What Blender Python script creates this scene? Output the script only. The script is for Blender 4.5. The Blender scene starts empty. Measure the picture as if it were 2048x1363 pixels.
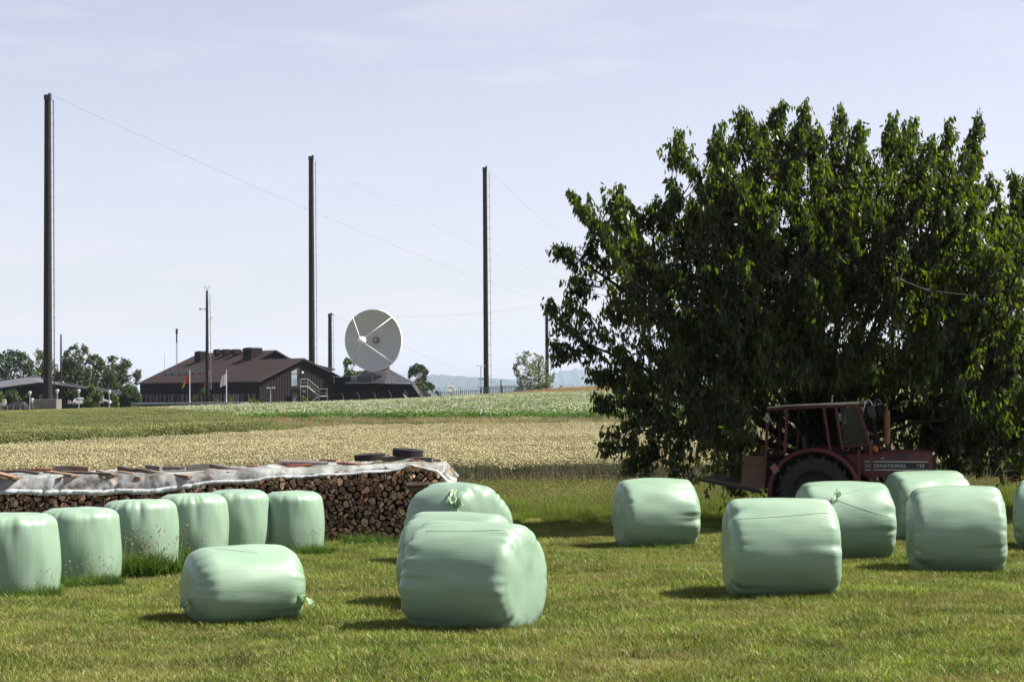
import bpy, bmesh, math, random
import numpy as np
from mathutils import Vector, Matrix, noise as mnoise

scene = bpy.context.scene
COL = scene.collection
rng = np.random.default_rng(7)
random.seed(7)
rad = math.radians

# ------------------------------------------------------------------ camera
FPX = 3698.0                      # focal length in pixels of a 2048 px wide frame (65 mm)
CAMZ = 2.7
PITCH, ROLL = rad(1.572), rad(0.40)
fwd = Vector((0, math.cos(PITCH), math.sin(PITCH)))
r0 = Vector((1, 0, 0)); u0 = Vector((0, -math.sin(PITCH), math.cos(PITCH)))
rv = r0 * math.cos(ROLL) - u0 * math.sin(ROLL)
uv_ = u0 * math.cos(ROLL) + r0 * math.sin(ROLL)
cam = bpy.data.cameras.new('camera'); camo = bpy.data.objects.new('camera', cam); COL.objects.link(camo)
M = Matrix(((rv.x, uv_.x, -fwd.x, 0), (rv.y, uv_.y, -fwd.y, 0), (rv.z, uv_.z, -fwd.z, CAMZ), (0, 0, 0, 1)))
camo.matrix_world = M
cam.sensor_width = 36.0; cam.lens = 36.0 * FPX / 2048.0
cam.clip_start = 0.1; cam.clip_end = 40000
cam.dof.use_dof = True; cam.dof.focus_distance = 27.0; cam.dof.aperture_fstop = 9.0
scene.camera = camo

# ------------------------------------------------------------------ light
SUN_EL, SUN_BEHIND = rad(51), rad(5)
sdir = Vector((math.cos(SUN_EL) * math.cos(SUN_BEHIND), math.cos(SUN_EL) * math.sin(SUN_BEHIND), math.sin(SUN_EL)))
sl = bpy.data.lights.new('sun', 'SUN'); sl.energy = 5.0; sl.angle = rad(0.53); sl.color = (1.0, 0.95, 0.86)
so = bpy.data.objects.new('sun', sl); COL.objects.link(so)
so.rotation_euler = (-sdir).to_track_quat('-Z', 'Y').to_euler(); so.location = (60, 20, 90)

world = bpy.data.worlds.new('World'); scene.world = world; world.use_nodes = True
wn = world.node_tree; wn.nodes.clear()
sky = wn.nodes.new('ShaderNodeTexSky'); sky.sky_type = 'NISHITA'; sky.sun_disc = False
sky.sun_elevation = SUN_EL; sky.sun_rotation = math.atan2(sdir.x, sdir.y)
sky.altitude = 700; sky.air_density = 1.0; sky.dust_density = 1.6; sky.ozone_density = 1.3
hsv = wn.nodes.new('ShaderNodeHueSaturation'); hsv.inputs['Saturation'].default_value = 0.54
wtc = wn.nodes.new('ShaderNodeTexCoord')
wmp = wn.nodes.new('ShaderNodeMapping'); wmp.inputs['Scale'].default_value = (5.0, 2.0, 26.0); wmp.inputs['Rotation'].default_value = (0, rad(-7), 0)
wnz = wn.nodes.new('ShaderNodeTexNoise'); wnz.inputs['Scale'].default_value = 1.3; wnz.inputs['Detail'].default_value = 6; wnz.inputs['Roughness'].default_value = 0.55
wrp = wn.nodes.new('ShaderNodeValToRGB'); wrp.color_ramp.elements[0].position = 0.50; wrp.color_ramp.elements[1].position = 0.80
wrp.color_ramp.elements[0].color = (0, 0, 0, 1); wrp.color_ramp.elements[1].color = (0.5, 0.5, 0.5, 1)
wmx = wn.nodes.new('ShaderNodeMix'); wmx.data_type = 'RGBA'
wmx.inputs[7].default_value = (5.9, 5.75, 6.2, 1)
wbg = wn.nodes.new('ShaderNodeBackground'); wbg.inputs['Strength'].default_value = 0.060
wou = wn.nodes.new('ShaderNodeOutputWorld')
L = wn.links.new
L(sky.outputs[0], hsv.inputs['Color']); L(wtc.outputs['Generated'], wmp.inputs[0]); L(wmp.outputs[0], wnz.inputs['Vector'])
L(wnz.outputs[0], wrp.inputs[0]); L(wrp.outputs[0], wmx.inputs[0]); L(hsv.outputs[0], wmx.inputs[6])
wtn = wn.nodes.new('ShaderNodeMix'); wtn.data_type = 'RGBA'; wtn.blend_type = 'MULTIPLY'; wtn.inputs[0].default_value = 1.0; wtn.inputs[7].default_value = (1.05, .96, 1.0, 1)
L(wmx.outputs[2], wtn.inputs[6]); L(wtn.outputs[2], wbg.inputs[0]); L(wbg.outputs[0], wou.inputs[0])

scene.view_settings.view_transform = 'Standard'; scene.view_settings.look = 'None'
scene.view_settings.exposure = 1.4; scene.view_settings.gamma = 1.0
scene.render.engine = 'CYCLES'
cy = scene.cycles
cy.max_bounces = 7; cy.diffuse_bounces = 3; cy.glossy_bounces = 2; cy.transmission_bounces = 3
cy.transparent_max_bounces = 10; cy.volume_bounces = 1; cy.use_denoising = True
cy.use_adaptive_sampling = False; cy.sample_clamp_indirect = 4.0

# ------------------------------------------------------------------ helpers
def ray(px, py):
    return (rv * ((px - 1024.0) / FPX) + uv_ * (-(py - 681.5) / FPX) + fwd)
def P(px, py, D):
    d = ray(px, py); k = D / d.y
    return Vector((d.x * k, D, CAMZ + d.z * k))
def XD(px, D):            # x for a column at distance D, near eye level
    return P(px, 783, D).x

def lerp_tab(x, xs, ys):
    return np.interp(x, xs, ys)
YK = np.array([0, 45, 70, 100, 130, 150, 200, 270, 350, 450, 700, 1500, 30000.])
ZU = np.array([-.28, -.115, .048, .28])
ZT = np.array([[0, 0, .0, .30, .42, .45, .1, -.3, -.5, -.5, -1, -30, -40],
               [0, 0, .0, .15, .76, .88, 1.05, .95, .8, .8, 0, -30, -40],
               [0, 0, .0, .15, .78, 1.0, 1.6, 2.2, 3.0, 3.2, 2, -30, -40],
               [0, 0, .0, .15, .8, 1.1, 1.8, 2.4, 3.3, 3.6, 2, -30, -40.]])
def zt(X, Y):
    X = np.asarray(X, float); Y = np.asarray(Y, float)
    u = np.clip(X / np.maximum(Y, 45.0), -.28, .28)
    cols = np.stack([np.interp(np.clip(Y, 0, 3e4), YK, ZT[i]) for i in range(4)])
    k = np.clip(np.searchsorted(ZU, u, side='right') - 1, 0, 2)
    f = (u - ZU[k]) / (ZU[k + 1] - ZU[k])
    f = f * f * (3 - 2 * f) * .5 + f * .5
    c0 = np.take_along_axis(cols, k[None], 0)[0] if cols.ndim > 1 else cols[k]
    c1 = np.take_along_axis(cols, k[None] + 1, 0)[0] if cols.ndim > 1 else cols[k + 1]
    z = c0 * (1 - f) + c1 * f
    b = .025 * (np.sin(X * .9 + 1.3) * np.sin(Y * .7) + np.sin(X * .37 + Y * .53))
    return z + b * np.clip((60 - np.abs(Y)) / 30 + 1, 0, 1)
def z1(x, y): return float(zt(np.array([x]), np.array([y]))[0])

def tag(o, label=None, cat=None, group=None, kind=None):
    if label: o['label'] = label
    if cat: o['category'] = cat
    if group: o['group'] = group
    if kind: o['kind'] = kind
    return o
def empty(name, loc, rz=0.0):
    o = bpy.data.objects.new(name, None); COL.objects.link(o)
    o.location = loc; o.rotation_euler = (0, 0, rz); o.empty_display_size = .3
    return o

class MB:
    """collects simple shapes; build() links them as one mesh object"""
    def __init__(self): self.v = []; self.f = []; self.m = []; self.c = []
    def add(self, vs, fs, mi=0, col=None):
        b = len(self.v); self.v += [tuple(v) for v in vs]
        self.f += [tuple(i + b for i in f) for f in fs]; self.m += [mi] * len(fs)
        self.c += [col] * len(vs)
        return self
    def box(self, c, s, rot=None, mi=0, col=None):
        hx, hy, hz = s[0] / 2, s[1] / 2, s[2] / 2
        vs = [Vector((x, y, z)) for x in (-hx, hx) for y in (-hy, hy) for z in (-hz, hz)]
        if rot is not None: vs = [rot @ v for v in vs]
        c = Vector(c); vs = [v + c for v in vs]
        return self.add(vs, [(0, 1, 3, 2), (4, 6, 7, 5), (0, 4, 5, 1), (2, 3, 7, 6), (0, 2, 6, 4), (1, 5, 7, 3)], mi, col)
    def bar(self, a, b, w, h=None, mi=0, col=None, up=(0, 0, 1)):
        a = Vector(a); b = Vector(b); h = h or w; d = (b - a); l = d.length; d.normalize()
        up = Vector(up)
        if abs(d.dot(up)) > .98: up = Vector((0, 1, 0))
        s = d.cross(up).normalized(); t = s.cross(d)
        R = Matrix((d, s, t)).transposed()
        return self.box((a + b) / 2, (l, w, h), R, mi, col)
    def tube(self, pts, r, n=8, mi=0, cap=True, col=None):
        pts = [Vector(p) for p in pts]
        rs = r if hasattr(r, '__len__') else [r] * len(pts)
        vs = []; fs = []; prev = None
        for i, p in enumerate(pts):
            d = (pts[min(i + 1, len(pts) - 1)] - pts[max(i - 1, 0)]).normalized()
            if prev is None:
                ref = Vector((0, 0, 1)) if abs(d.z) < .9 else Vector((1, 0, 0))
                s = d.cross(ref).normalized()
            else:
                s = (prev - d * prev.dot(d)).normalized()
            prev = s; t = d.cross(s)
            for k in range(n):
                a = 2 * math.pi * k / n
                vs.append(p + (s * math.cos(a) + t * math.sin(a)) * rs[i])
        for i in range(len(pts) - 1):
            for k in range(n):
                k2 = (k + 1) % n
                fs.append((i * n + k, i * n + k2, (i + 1) * n + k2, (i + 1) * n + k))
        if cap:
            fs.append(tuple(reversed(range(n)))); fs.append(tuple(range((len(pts) - 1) * n, len(pts) * n)))
        return self.add(vs, fs, mi, col)
    def prism(self, poly, d, mi=0, col=None):
        """poly: list of 3D points, extruded by vector d"""
        n = len(poly); d = Vector(d); vs = [Vector(p) for p in poly] + [Vector(p) + d for p in poly]
        fs = [tuple(range(n)), tuple(reversed(range(n, 2 * n)))]
        fs += [(i, n + i, n + (i + 1) % n, (i + 1) % n) for i in range(n)]
        return self.add(vs, fs, mi, col)
    def lathe(self, prof, n=24, mi=0, origin=(0, 0, 0), axis='Z'):
        """prof: (radius, height)"""
        vs = []; fs = []; o = Vector(origin)
        for (r, h) in prof:
            for k in range(n):
                a = 2 * math.pi * k / n
                c, s = r * math.cos(a), r * math.sin(a)
                v = Vector((c, s, h)) if axis == 'Z' else (Vector((c, h, s)) if axis == 'Y' else Vector((h, c, s)))
                vs.append(v + o)
        for i in range(len(prof) - 1):
            for k in range(n):
                k2 = (k + 1) % n
                fs.append((i * n + k, i * n + k2, (i + 1) * n + k2, (i + 1) * n + k))
        return self.add(vs, fs, mi)
    def mesh(self, name, mats, origin=None, smooth=False):
        me = bpy.data.meshes.new(name)
        vs = self.v
        if origin is not None:
            ox, oy, oz = origin; vs = [(x - ox, y - oy, z - oz) for x, y, z in vs]
        me.from_pydata(vs, [], self.f)
        if not isinstance(mats, (list, tuple)): mats = [mats]
        for m in mats: me.materials.append(m)
        if len(mats) > 1: me.polygons.foreach_set('material_index', self.m)
        if any(c is not None for c in self.c):
            at = me.color_attributes.new('col', 'FLOAT_COLOR', 'POINT')
            at.data.foreach_set('color', np.array([(c if c is not None else (.5, .5, .5)) + (1,) for c in self.c], np.float32).ravel())
        bm = bmesh.new(); bm.from_mesh(me); bmesh.ops.recalc_face_normals(bm, faces=bm.faces); bm.to_mesh(me); bm.free()
        if smooth: me.polygons.foreach_set('use_smooth', [True] * len(me.polygons))
        return me
    def build(self, name, mats, parent=None, origin=None, smooth=False, bevel=0, loc=None):
        me = self.mesh(name, mats, origin, smooth)
        o = bpy.data.objects.new(name, me); COL.objects.link(o)
        if parent is not None: o.parent = parent
        if loc is not None: o.location = loc
        if bevel:
            b = o.modifiers.new('bevel', 'BEVEL'); b.width = bevel; b.segments = 2; b.limit_method = 'ANGLE'
        return o

def np_mesh(name, verts, tris=None, quads=None, col=None, mats=(), smooth=False):
    """fast mesh from arrays"""
    me = bpy.data.meshes.new(name)
    nv = len(verts); me.vertices.add(nv); me.vertices.foreach_set('co', np.asarray(verts, np.float32).ravel())
    loops = []; starts = []; n0 = 0
    if tris is not None and len(tris):
        loops.append(np.asarray(tris, np.int32).ravel()); starts.append(np.arange(len(tris)) * 3); n0 = len(tris) * 3
    if quads is not None and len(quads):
        loops.append(np.asarray(quads, np.int32).ravel()); starts.append(n0 + np.arange(len(quads)) * 4)
    lp = np.concatenate(loops); st = np.concatenate(starts).astype(np.int32)
    me.loops.add(len(lp)); me.loops.foreach_set('vertex_index', lp)
    me.polygons.add(len(st)); me.polygons.foreach_set('loop_start', st)
    if smooth: me.polygons.foreach_set('use_smooth', np.ones(len(st), bool))
    for m in mats: me.materials.append(m)
    me.update(calc_edges=True)
    if col is not None:
        at = me.color_attributes.new('col', 'FLOAT_COLOR', 'POINT')
        c4 = np.ones((nv, 4), np.float32); c4[:, :3] = col
        at.data.foreach_set('color', c4.ravel())
    return me
def link_mesh(name, me, parent=None, loc=None):
    o = bpy.data.objects.new(name, me); COL.objects.link(o)
    if parent is not None: o.parent = parent
    if loc is not None: o.location = loc
    return o

# ------------------------------------------------------------------ materials
def mat(name, c1, c2=None, rough=.6, scale=6.0, bump=0.0, bscale=None, metal=0.0, spec=.4, stretch=None, coords='Object', detail=5):
    m = bpy.data.materials.new(name); m.use_nodes = True; nt = m.node_tree; N = nt.nodes; K = nt.links.new
    p = N['Principled BSDF']; p.inputs['Roughness'].default_value = rough; p.inputs['Metallic'].default_value = metal
    p.inputs['Specular IOR Level'].default_value = spec
    if c2 is None: c2 = tuple(x * .72 for x in c1)
    tc = N.new('ShaderNodeTexCoord'); mp = N.new('ShaderNodeMapping')
    if stretch: mp.inputs['Scale'].default_value = stretch
    if coords == 'World':
        g = N.new('ShaderNodeNewGeometry'); K(g.outputs['Position'], mp.inputs[0])
    else: K(tc.outputs[coords], mp.inputs[0])
    nz = N.new('ShaderNodeTexNoise'); nz.inputs['Scale'].default_value = scale; nz.inputs['Detail'].default_value = detail; nz.inputs['Roughness'].default_value = .6
    K(mp.outputs[0], nz.inputs['Vector'])
    mx = N.new('ShaderNodeMix'); mx.data_type = 'RGBA'
    mr = N.new('ShaderNodeMapRange'); mr.inputs[1].default_value = .3; mr.inputs[2].default_value = .7
    K(nz.outputs[0], mr.inputs[0]); K(mr.outputs[0], mx.inputs[0])
    mx.inputs[6].default_value = (*c2, 1); mx.inputs[7].default_value = (*c1, 1)
    K(mx.outputs[2], p.inputs['Base Color'])
    if bump:
        bn = nz
        if bscale:
            bn = N.new('ShaderNodeTexNoise'); bn.inputs['Scale'].default_value = bscale; bn.inputs['Detail'].default_value = 4; K(mp.outputs[0], bn.inputs['Vector'])
        b = N.new('ShaderNodeBump'); b.inputs['Strength'].default_value = bump; b.inputs['Distance'].default_value = .02
        K(bn.outputs[0], b.inputs['Height']); K(b.outputs[0], p.inputs['Normal'])
    return m

def veg_mat(name, trans=.35, rough=.55, wscale=.25, wlo=.75, whi=1.2, tint=None, gloss=.25, dry=None, irand=.25, drymap=None):
    """foliage: vertex colour 'col', small change from instance to instance and across the field"""
    m = bpy.data.materials.new(name); m.use_nodes = True; nt = m.node_tree; N = nt.nodes; K = nt.links.new
    p = N['Principled BSDF']; out = N['Material Output']
    p.inputs['Roughness'].default_value = rough; p.inputs['Specular IOR Level'].default_value = gloss
    at = N.new('ShaderNodeAttribute'); at.attribute_name = 'col'
    g = N.new('ShaderNodeNewGeometry')
    nz = N.new('ShaderNodeTexNoise'); nz.inputs['Scale'].default_value = wscale; nz.inputs['Detail'].default_value = 6
    K(g.outputs['Position'], nz.inputs['Vector'])
    mr = N.new('ShaderNodeMapRange'); mr.inputs[1].default_value = .3; mr.inputs[2].default_value = .7; mr.inputs[3].default_value = wlo; mr.inputs[4].default_value = whi
    K(nz.outputs[0], mr.inputs[0])
    oi = N.new('ShaderNodeObjectInfo')
    m2 = N.new('ShaderNodeMapRange'); m2.inputs[3].default_value = 1 - irand; m2.inputs[4].default_value = 1 + irand; K(oi.outputs['Random'], m2.inputs[0])
    mu = N.new('ShaderNodeMath'); mu.operation = 'MULTIPLY'; K(mr.outputs[0], mu.inputs[0]); K(m2.outputs[0], mu.inputs[1])
    vm = N.new('ShaderNodeVectorMath'); vm.operation = 'SCALE'; K(at.outputs['Color'], vm.inputs[0]); K(mu.outputs[0], vm.inputs['Scale'])
    colout = vm.outputs[0]
    if dry is not None:
        n2 = N.new('ShaderNodeTexNoise'); n2.inputs['Scale'].default_value = dry[1]; n2.inputs['Detail'].default_value = 7; n2.inputs['Roughness'].default_value = .65
        if drymap:
            dm = N.new('ShaderNodeMapping'); dm.inputs['Scale'].default_value = drymap; dm.inputs['Rotation'].default_value = (0, 0, rad(-8)); K(g.outputs['Position'], dm.inputs[0]); K(dm.outputs[0], n2.inputs['Vector'])
        else: K(g.outputs['Position'], n2.inputs['Vector'])
        r3 = N.new('ShaderNodeMapRange'); r3.inputs[1].default_value = dry[2]; r3.inputs[2].default_value = dry[3]; r3.inputs[4].default_value = dry[4]
        K(n2.outputs[0], r3.inputs[0])
        mx = N.new('ShaderNodeMix'); mx.data_type = 'RGBA'; K(r3.outputs[0], mx.inputs[0]); K(colout, mx.inputs[6])
        mx.inputs[7].default_value = (*dry[0], 1); colout = mx.outputs[2]
    K(colout, p.inputs['Base Color'])
    tr = N.new('ShaderNodeBsdfTranslucent')
    if tint:
        tm = N.new('ShaderNodeVectorMath'); tm.operation = 'MULTIPLY'; tm.inputs[1].default_value = tint; K(colout, tm.inputs[0]); K(tm.outputs[0], tr.inputs['Color'])
    else: K(colout, tr.inputs['Color'])
    ms = N.new('ShaderNodeMixShader'); ms.inputs[0].default_value = trans
    K(p.outputs[0], ms.inputs[1]); K(tr.outputs[0], ms.inputs[2]); K(ms.outputs[0], out.inputs['Surface'])
    return m

def plain(name, c, rough=.5, metal=0, spec=.4):
    m = bpy.data.materials.new(name); m.use_nodes = True; p = m.node_tree.nodes['Principled BSDF']
    p.inputs['Base Color'].default_value = (*c, 1); p.inputs['Roughness'].default_value = rough; p.inputs['Metallic'].default_value = metal
    p.inputs['Specular IOR Level'].default_value = spec
    return m

def inpoly(x, y, poly):
    x = np.asarray(x); y = np.asarray(y); r = np.zeros(x.shape, bool); n = len(poly)
    for i in range(n):
        x0, y0 = poly[i]; x1, y1 = poly[(i + 1) % n]
        if y0 == y1: continue
        c = ((y0 > y) != (y1 > y)) & (x < (x1 - x0) * (y - y0) / (y1 - y0) + x0)
        r ^= c
    return r

# scatter: geometry-nodes instances, used only for uncountable vegetation (stuff)
def scatter(name, pts, rot, scl, idx, meshes, label, cat):
    c = bpy.data.collections.new(name + '_kinds')
    for i, me in enumerate(meshes):
        o = bpy.data.objects.new('%s_kind_%02d' % (name, i), me); c.objects.link(o)
    me = bpy.data.meshes.new(name); n = len(pts); me.vertices.add(n); me.vertices.foreach_set('co', np.asarray(pts, np.float32).ravel())
    a = me.attributes.new('rot', 'FLOAT', 'POINT'); a.data.foreach_set('value', np.asarray(rot, np.float32))
    a = me.attributes.new('scl', 'FLOAT', 'POINT'); a.data.foreach_set('value', np.asarray(scl, np.float32))
    a = me.attributes.new('idx', 'INT', 'POINT'); a.data.foreach_set('value', np.asarray(idx, np.int32))
    me.materials.append(meshes[0].materials[0])
    o = bpy.data.objects.new(name, me); COL.objects.link(o)
    g = bpy.data.node_groups.new(name + '_scatter', 'GeometryNodeTree')
    g.interface.new_socket('Geometry', in_out='INPUT', socket_type='NodeSocketGeometry')
    g.interface.new_socket('Geometry', in_out='OUTPUT', socket_type='NodeSocketGeometry')
    N = g.nodes; K = g.links.new
    gi = N.new('NodeGroupInput'); go = N.new('NodeGroupOutput')
    ci = N.new('GeometryNodeCollectionInfo'); ci.inputs['Collection'].default_value = c
    ci.inputs['Separate Children'].default_value = True; ci.inputs['Reset Children'].default_value = True
    ip = N.new('GeometryNodeInstanceOnPoints'); ip.inputs['Pick Instance'].default_value = True
    def na(nm, tp):
        x = N.new('GeometryNodeInputNamedAttribute'); x.data_type = tp; x.inputs['Name'].default_value = nm; return x.outputs['Attribute']
    cx = N.new('ShaderNodeCombineXYZ'); K(na('rot', 'FLOAT'), cx.inputs[2])
    K(gi.outputs[0], ip.inputs['Points']); K(ci.outputs[0], ip.inputs['Instance']); K(na('idx', 'INT'), ip.inputs['Instance Index'])
    K(cx.outputs[0], ip.inputs['Rotation']); K(na('scl', 'FLOAT'), ip.inputs['Scale']); K(ip.outputs[0], go.inputs[0])
    md = o.modifiers.new('scatter', 'NODES'); md.node_group = g
    tag(o, label, cat, kind='stuff')
    return o
def jitter_grid(poly, step, jit=.5):
    xs = [p[0] for p in poly]; ys = [p[1] for p in poly]
    gx, gy = np.meshgrid(np.arange(min(xs), max(xs) + step, step), np.arange(min(ys), max(ys) + step, step))
    gx = gx.ravel() + rng.uniform(-jit, jit, gx.size) * step; gy = gy.ravel() + rng.uniform(-jit, jit, gy.size) * step
    k = inpoly(gx, gy, poly); return gx[k], gy[k]
# ------------------------------------------------------------------ ground
def make_ground():
    ys = [-60, -30, -10, 0] + list(np.arange(4, 60, 2.0)) + list(np.arange(60, 140, 4.0)) + list(np.arange(140, 460, 10.0)) + [480, 520, 600, 700, 900, 1200, 1600, 2500, 5000, 9000, 22500]
    us = np.linspace(-1.1, 1.1, 121)
    V = []
    for y in ys:
        X = us * (abs(y) + 45) * (1 if y < 9000 else .7)
        Z = zt(X, np.full_like(X, max(y, 0)))
        V.append(np.stack([X, np.full_like(X, y), Z], 1))
    V = np.concatenate(V); n = len(us); q = []
    for i in range(len(ys) - 1):
        a = np.arange(n - 1) + i * n
        q.append(np.stack([a, a + 1, a + n + 1, a + n], 1))
    m = mat('soil_and_thatch', (.115, .105, .042), (.055, .070, .020), rough=.95, scale=2.2, bump=.6, bscale=30, spec=.1, coords='World', detail=8)
    me = np_mesh('ground', V, quads=np.concatenate(q), mats=[m], smooth=True)
    tag(link_mesh('ground', me), kind='structure')
make_ground()

# far hills
def make_hill(name, prof, D, depth, seed, treeamp):
    m = MAT_HILL
    pr = np.array(prof, float); xs = np.linspace(pr[0, 0], pr[-1, 0], 420)
    yy = np.interp(xs, pr[:, 0], pr[:, 1])
    rs = np.random.default_rng(seed)
    k = np.convolve(rs.normal(0, 1, len(xs) + 6), np.ones(3) / 3, 'same')[3:-3]
    top = np.array([P(a, b, D) for a, b in zip(xs, yy)])
    top[:, 2] += k * treeamp
    rows = []
    for f, h in ((-1, -.3), (-.72, .18), (-.45, .5), (-.2, .83), (0, 1), (.3, .8), (.7, .3), (1, -.3)):
        r = top.copy(); r[:, 1] += f * depth; r[:, 2] = -42 + (top[:, 2] + 42) * h + (rs.normal(0, 11, len(xs)) if 0 < h < 1 else 0)
        rows.append(r)
    V = np.concatenate(rows); n = len(xs); q = []
    for i in range(len(rows) - 1):
        a = np.arange(n - 1) + i * n; q.append(np.stack([a, a + 1, a + n + 1, a + n], 1))
    tag(link_mesh(name, np_mesh(name, V, quads=np.concatenate(q), mats=[m], smooth=True)), kind='structure')
MAT_HILL = mat('wooded_hillside', (.018, .030, .026), (.035, .05, .035), rough=.9, scale=.002, spec=.1, coords='World', detail=3)
make_hill('hill', [(300, 790), (760, 770), (830, 757), (878, 748), (905, 750), (940, 752), (1000, 757), (1060, 760), (1120, 766), (1200, 772), (1500, 785)], 15000, 3000, 1, 11)
make_hill('hill', [(900, 790), (1040, 763), (1085, 752), (1120, 742), (1155, 737), (1185, 743), (1215, 751), (1260, 753), (1300, 748), (1380, 742), (1500, 750), (1700, 745), (1900, 752), (2300, 780)], 18800, 3300, 2, 14)

# ------------------------------------------------------------------ crops and grass
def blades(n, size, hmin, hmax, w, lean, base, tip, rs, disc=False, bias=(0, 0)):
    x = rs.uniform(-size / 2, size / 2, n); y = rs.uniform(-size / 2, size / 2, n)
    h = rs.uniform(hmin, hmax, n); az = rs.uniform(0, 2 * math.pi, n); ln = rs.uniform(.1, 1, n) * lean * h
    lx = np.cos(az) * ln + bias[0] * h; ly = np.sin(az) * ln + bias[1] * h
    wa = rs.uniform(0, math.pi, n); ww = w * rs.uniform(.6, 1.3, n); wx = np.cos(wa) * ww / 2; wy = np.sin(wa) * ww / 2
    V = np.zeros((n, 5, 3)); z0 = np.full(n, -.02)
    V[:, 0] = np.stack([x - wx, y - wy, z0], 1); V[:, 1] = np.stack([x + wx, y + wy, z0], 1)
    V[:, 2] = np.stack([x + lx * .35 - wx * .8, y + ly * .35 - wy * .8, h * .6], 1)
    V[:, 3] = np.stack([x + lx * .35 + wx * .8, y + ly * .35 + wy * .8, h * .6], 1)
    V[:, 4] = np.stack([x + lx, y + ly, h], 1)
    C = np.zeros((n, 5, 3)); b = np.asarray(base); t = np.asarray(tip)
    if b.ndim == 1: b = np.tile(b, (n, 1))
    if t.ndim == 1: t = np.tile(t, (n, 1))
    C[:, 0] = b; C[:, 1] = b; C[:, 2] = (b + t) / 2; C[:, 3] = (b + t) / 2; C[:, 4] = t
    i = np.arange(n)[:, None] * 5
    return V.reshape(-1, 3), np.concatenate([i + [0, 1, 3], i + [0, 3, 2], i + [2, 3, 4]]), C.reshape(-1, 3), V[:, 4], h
def merge(parts):
    vs, ts, cs = [], [], []; k = 0
    for V, T, C in parts:
        vs.append(V); ts.append(T + k); cs.append(C); k += len(V)
    return np.concatenate(vs), np.concatenate(ts), np.concatenate(cs)
def pick(rs, n, cols, ws):
    c = np.array(cols)[rs.choice(len(cols), n, p=np.array(ws) / sum(ws))]
    return c * rs.uniform(.75, 1.25, (n, 1))
def spindles(pts, dirs, length, rad_, col, rs):
    """elongated seed heads / ears: 4-sided double cones"""
    n = len(pts); d = dirs / np.linalg.norm(dirs, axis=1)[:, None]
    s = np.cross(d, np.array([.3, .9, .1])); s /= np.linalg.norm(s, axis=1)[:, None]; t = np.cross(d, s)
    L_ = length * rs.uniform(.75, 1.2, n)[:, None]; R = rad_ * rs.uniform(.8, 1.2, n)[:, None]
    V = np.zeros((n, 6, 3)); V[:, 0] = pts; m = pts + d * L_ * .45
    V[:, 1] = m + s * R; V[:, 2] = m + t * R; V[:, 3] = m - s * R; V[:, 4] = m - t * R; V[:, 5] = pts + d * L_
    V[:, 5, 2] -= .12 * L_[:, 0]
    i = np.arange(n)[:, None] * 6
    T = np.concatenate([i + [0, 2, 1], i + [0, 3, 2], i + [0, 4, 3], i + [0, 1, 4], i + [5, 1, 2], i + [5, 2, 3], i + [5, 3, 4], i + [5, 4, 1]])
    C = np.repeat(np.asarray(col)[:, None], 6, 1) if np.asarray(col).ndim == 2 else np.tile(col, (n * 6, 1)).reshape(n, 6, 3)
    return V.reshape(-1, 3), T, C.reshape(-1, 3)

# mown meadow
M_GRASS = veg_mat('mown_grass', trans=.3, wscale=1.3, wlo=.6, whi=1.35, tint=(1.15, 1.2, .5), dry=((.33, .27, .125), .8, .47, .67, .52), drymap=(.45, 1.0, 1))
G1 = (.124, .205, .018); G2 = (.205, .265, .036); G3 = (.060, .110, .014); DRY = (.33, .285, .13); DRY2 = (.25, .19, .09)
def grass_kind(i, n, size, h0, h1, w, lean, dryw):
    rs = np.random.default_rng(100 + i)
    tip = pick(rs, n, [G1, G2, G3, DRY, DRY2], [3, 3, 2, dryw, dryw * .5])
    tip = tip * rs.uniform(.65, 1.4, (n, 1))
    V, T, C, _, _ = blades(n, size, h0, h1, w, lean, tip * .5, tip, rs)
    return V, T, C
kinds = []
for i in range(7):
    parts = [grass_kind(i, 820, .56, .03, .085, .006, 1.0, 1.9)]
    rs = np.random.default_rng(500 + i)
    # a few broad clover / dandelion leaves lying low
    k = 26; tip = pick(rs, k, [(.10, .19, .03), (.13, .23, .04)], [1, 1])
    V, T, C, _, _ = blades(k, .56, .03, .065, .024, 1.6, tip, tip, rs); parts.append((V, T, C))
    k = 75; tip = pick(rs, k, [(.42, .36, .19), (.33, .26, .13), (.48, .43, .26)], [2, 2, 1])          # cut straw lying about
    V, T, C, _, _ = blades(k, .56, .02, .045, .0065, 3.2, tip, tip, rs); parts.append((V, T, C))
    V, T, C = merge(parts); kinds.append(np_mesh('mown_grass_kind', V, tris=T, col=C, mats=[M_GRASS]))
poly = [(-6.5, 15), (6.5, 15), (13.5, 37), (13, 41), (-13, 41), (-12, 34)]
gx, gy = jitter_grid(poly, .38, .5)
hn = np.array([mnoise.noise(Vector((a * .5, b * .5, 3.3))) for a, b in zip(gx, gy)])
hn2 = np.array([mnoise.noise(Vector((a * 1.9, b * 1.9, 9.3))) for a, b in zip(gx, gy)])
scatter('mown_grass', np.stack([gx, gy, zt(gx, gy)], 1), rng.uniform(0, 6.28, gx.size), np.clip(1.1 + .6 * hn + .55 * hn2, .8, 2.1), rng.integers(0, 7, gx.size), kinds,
        'short mown grass with straw-coloured dry patches under the wrapped bales', 'grass')

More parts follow.
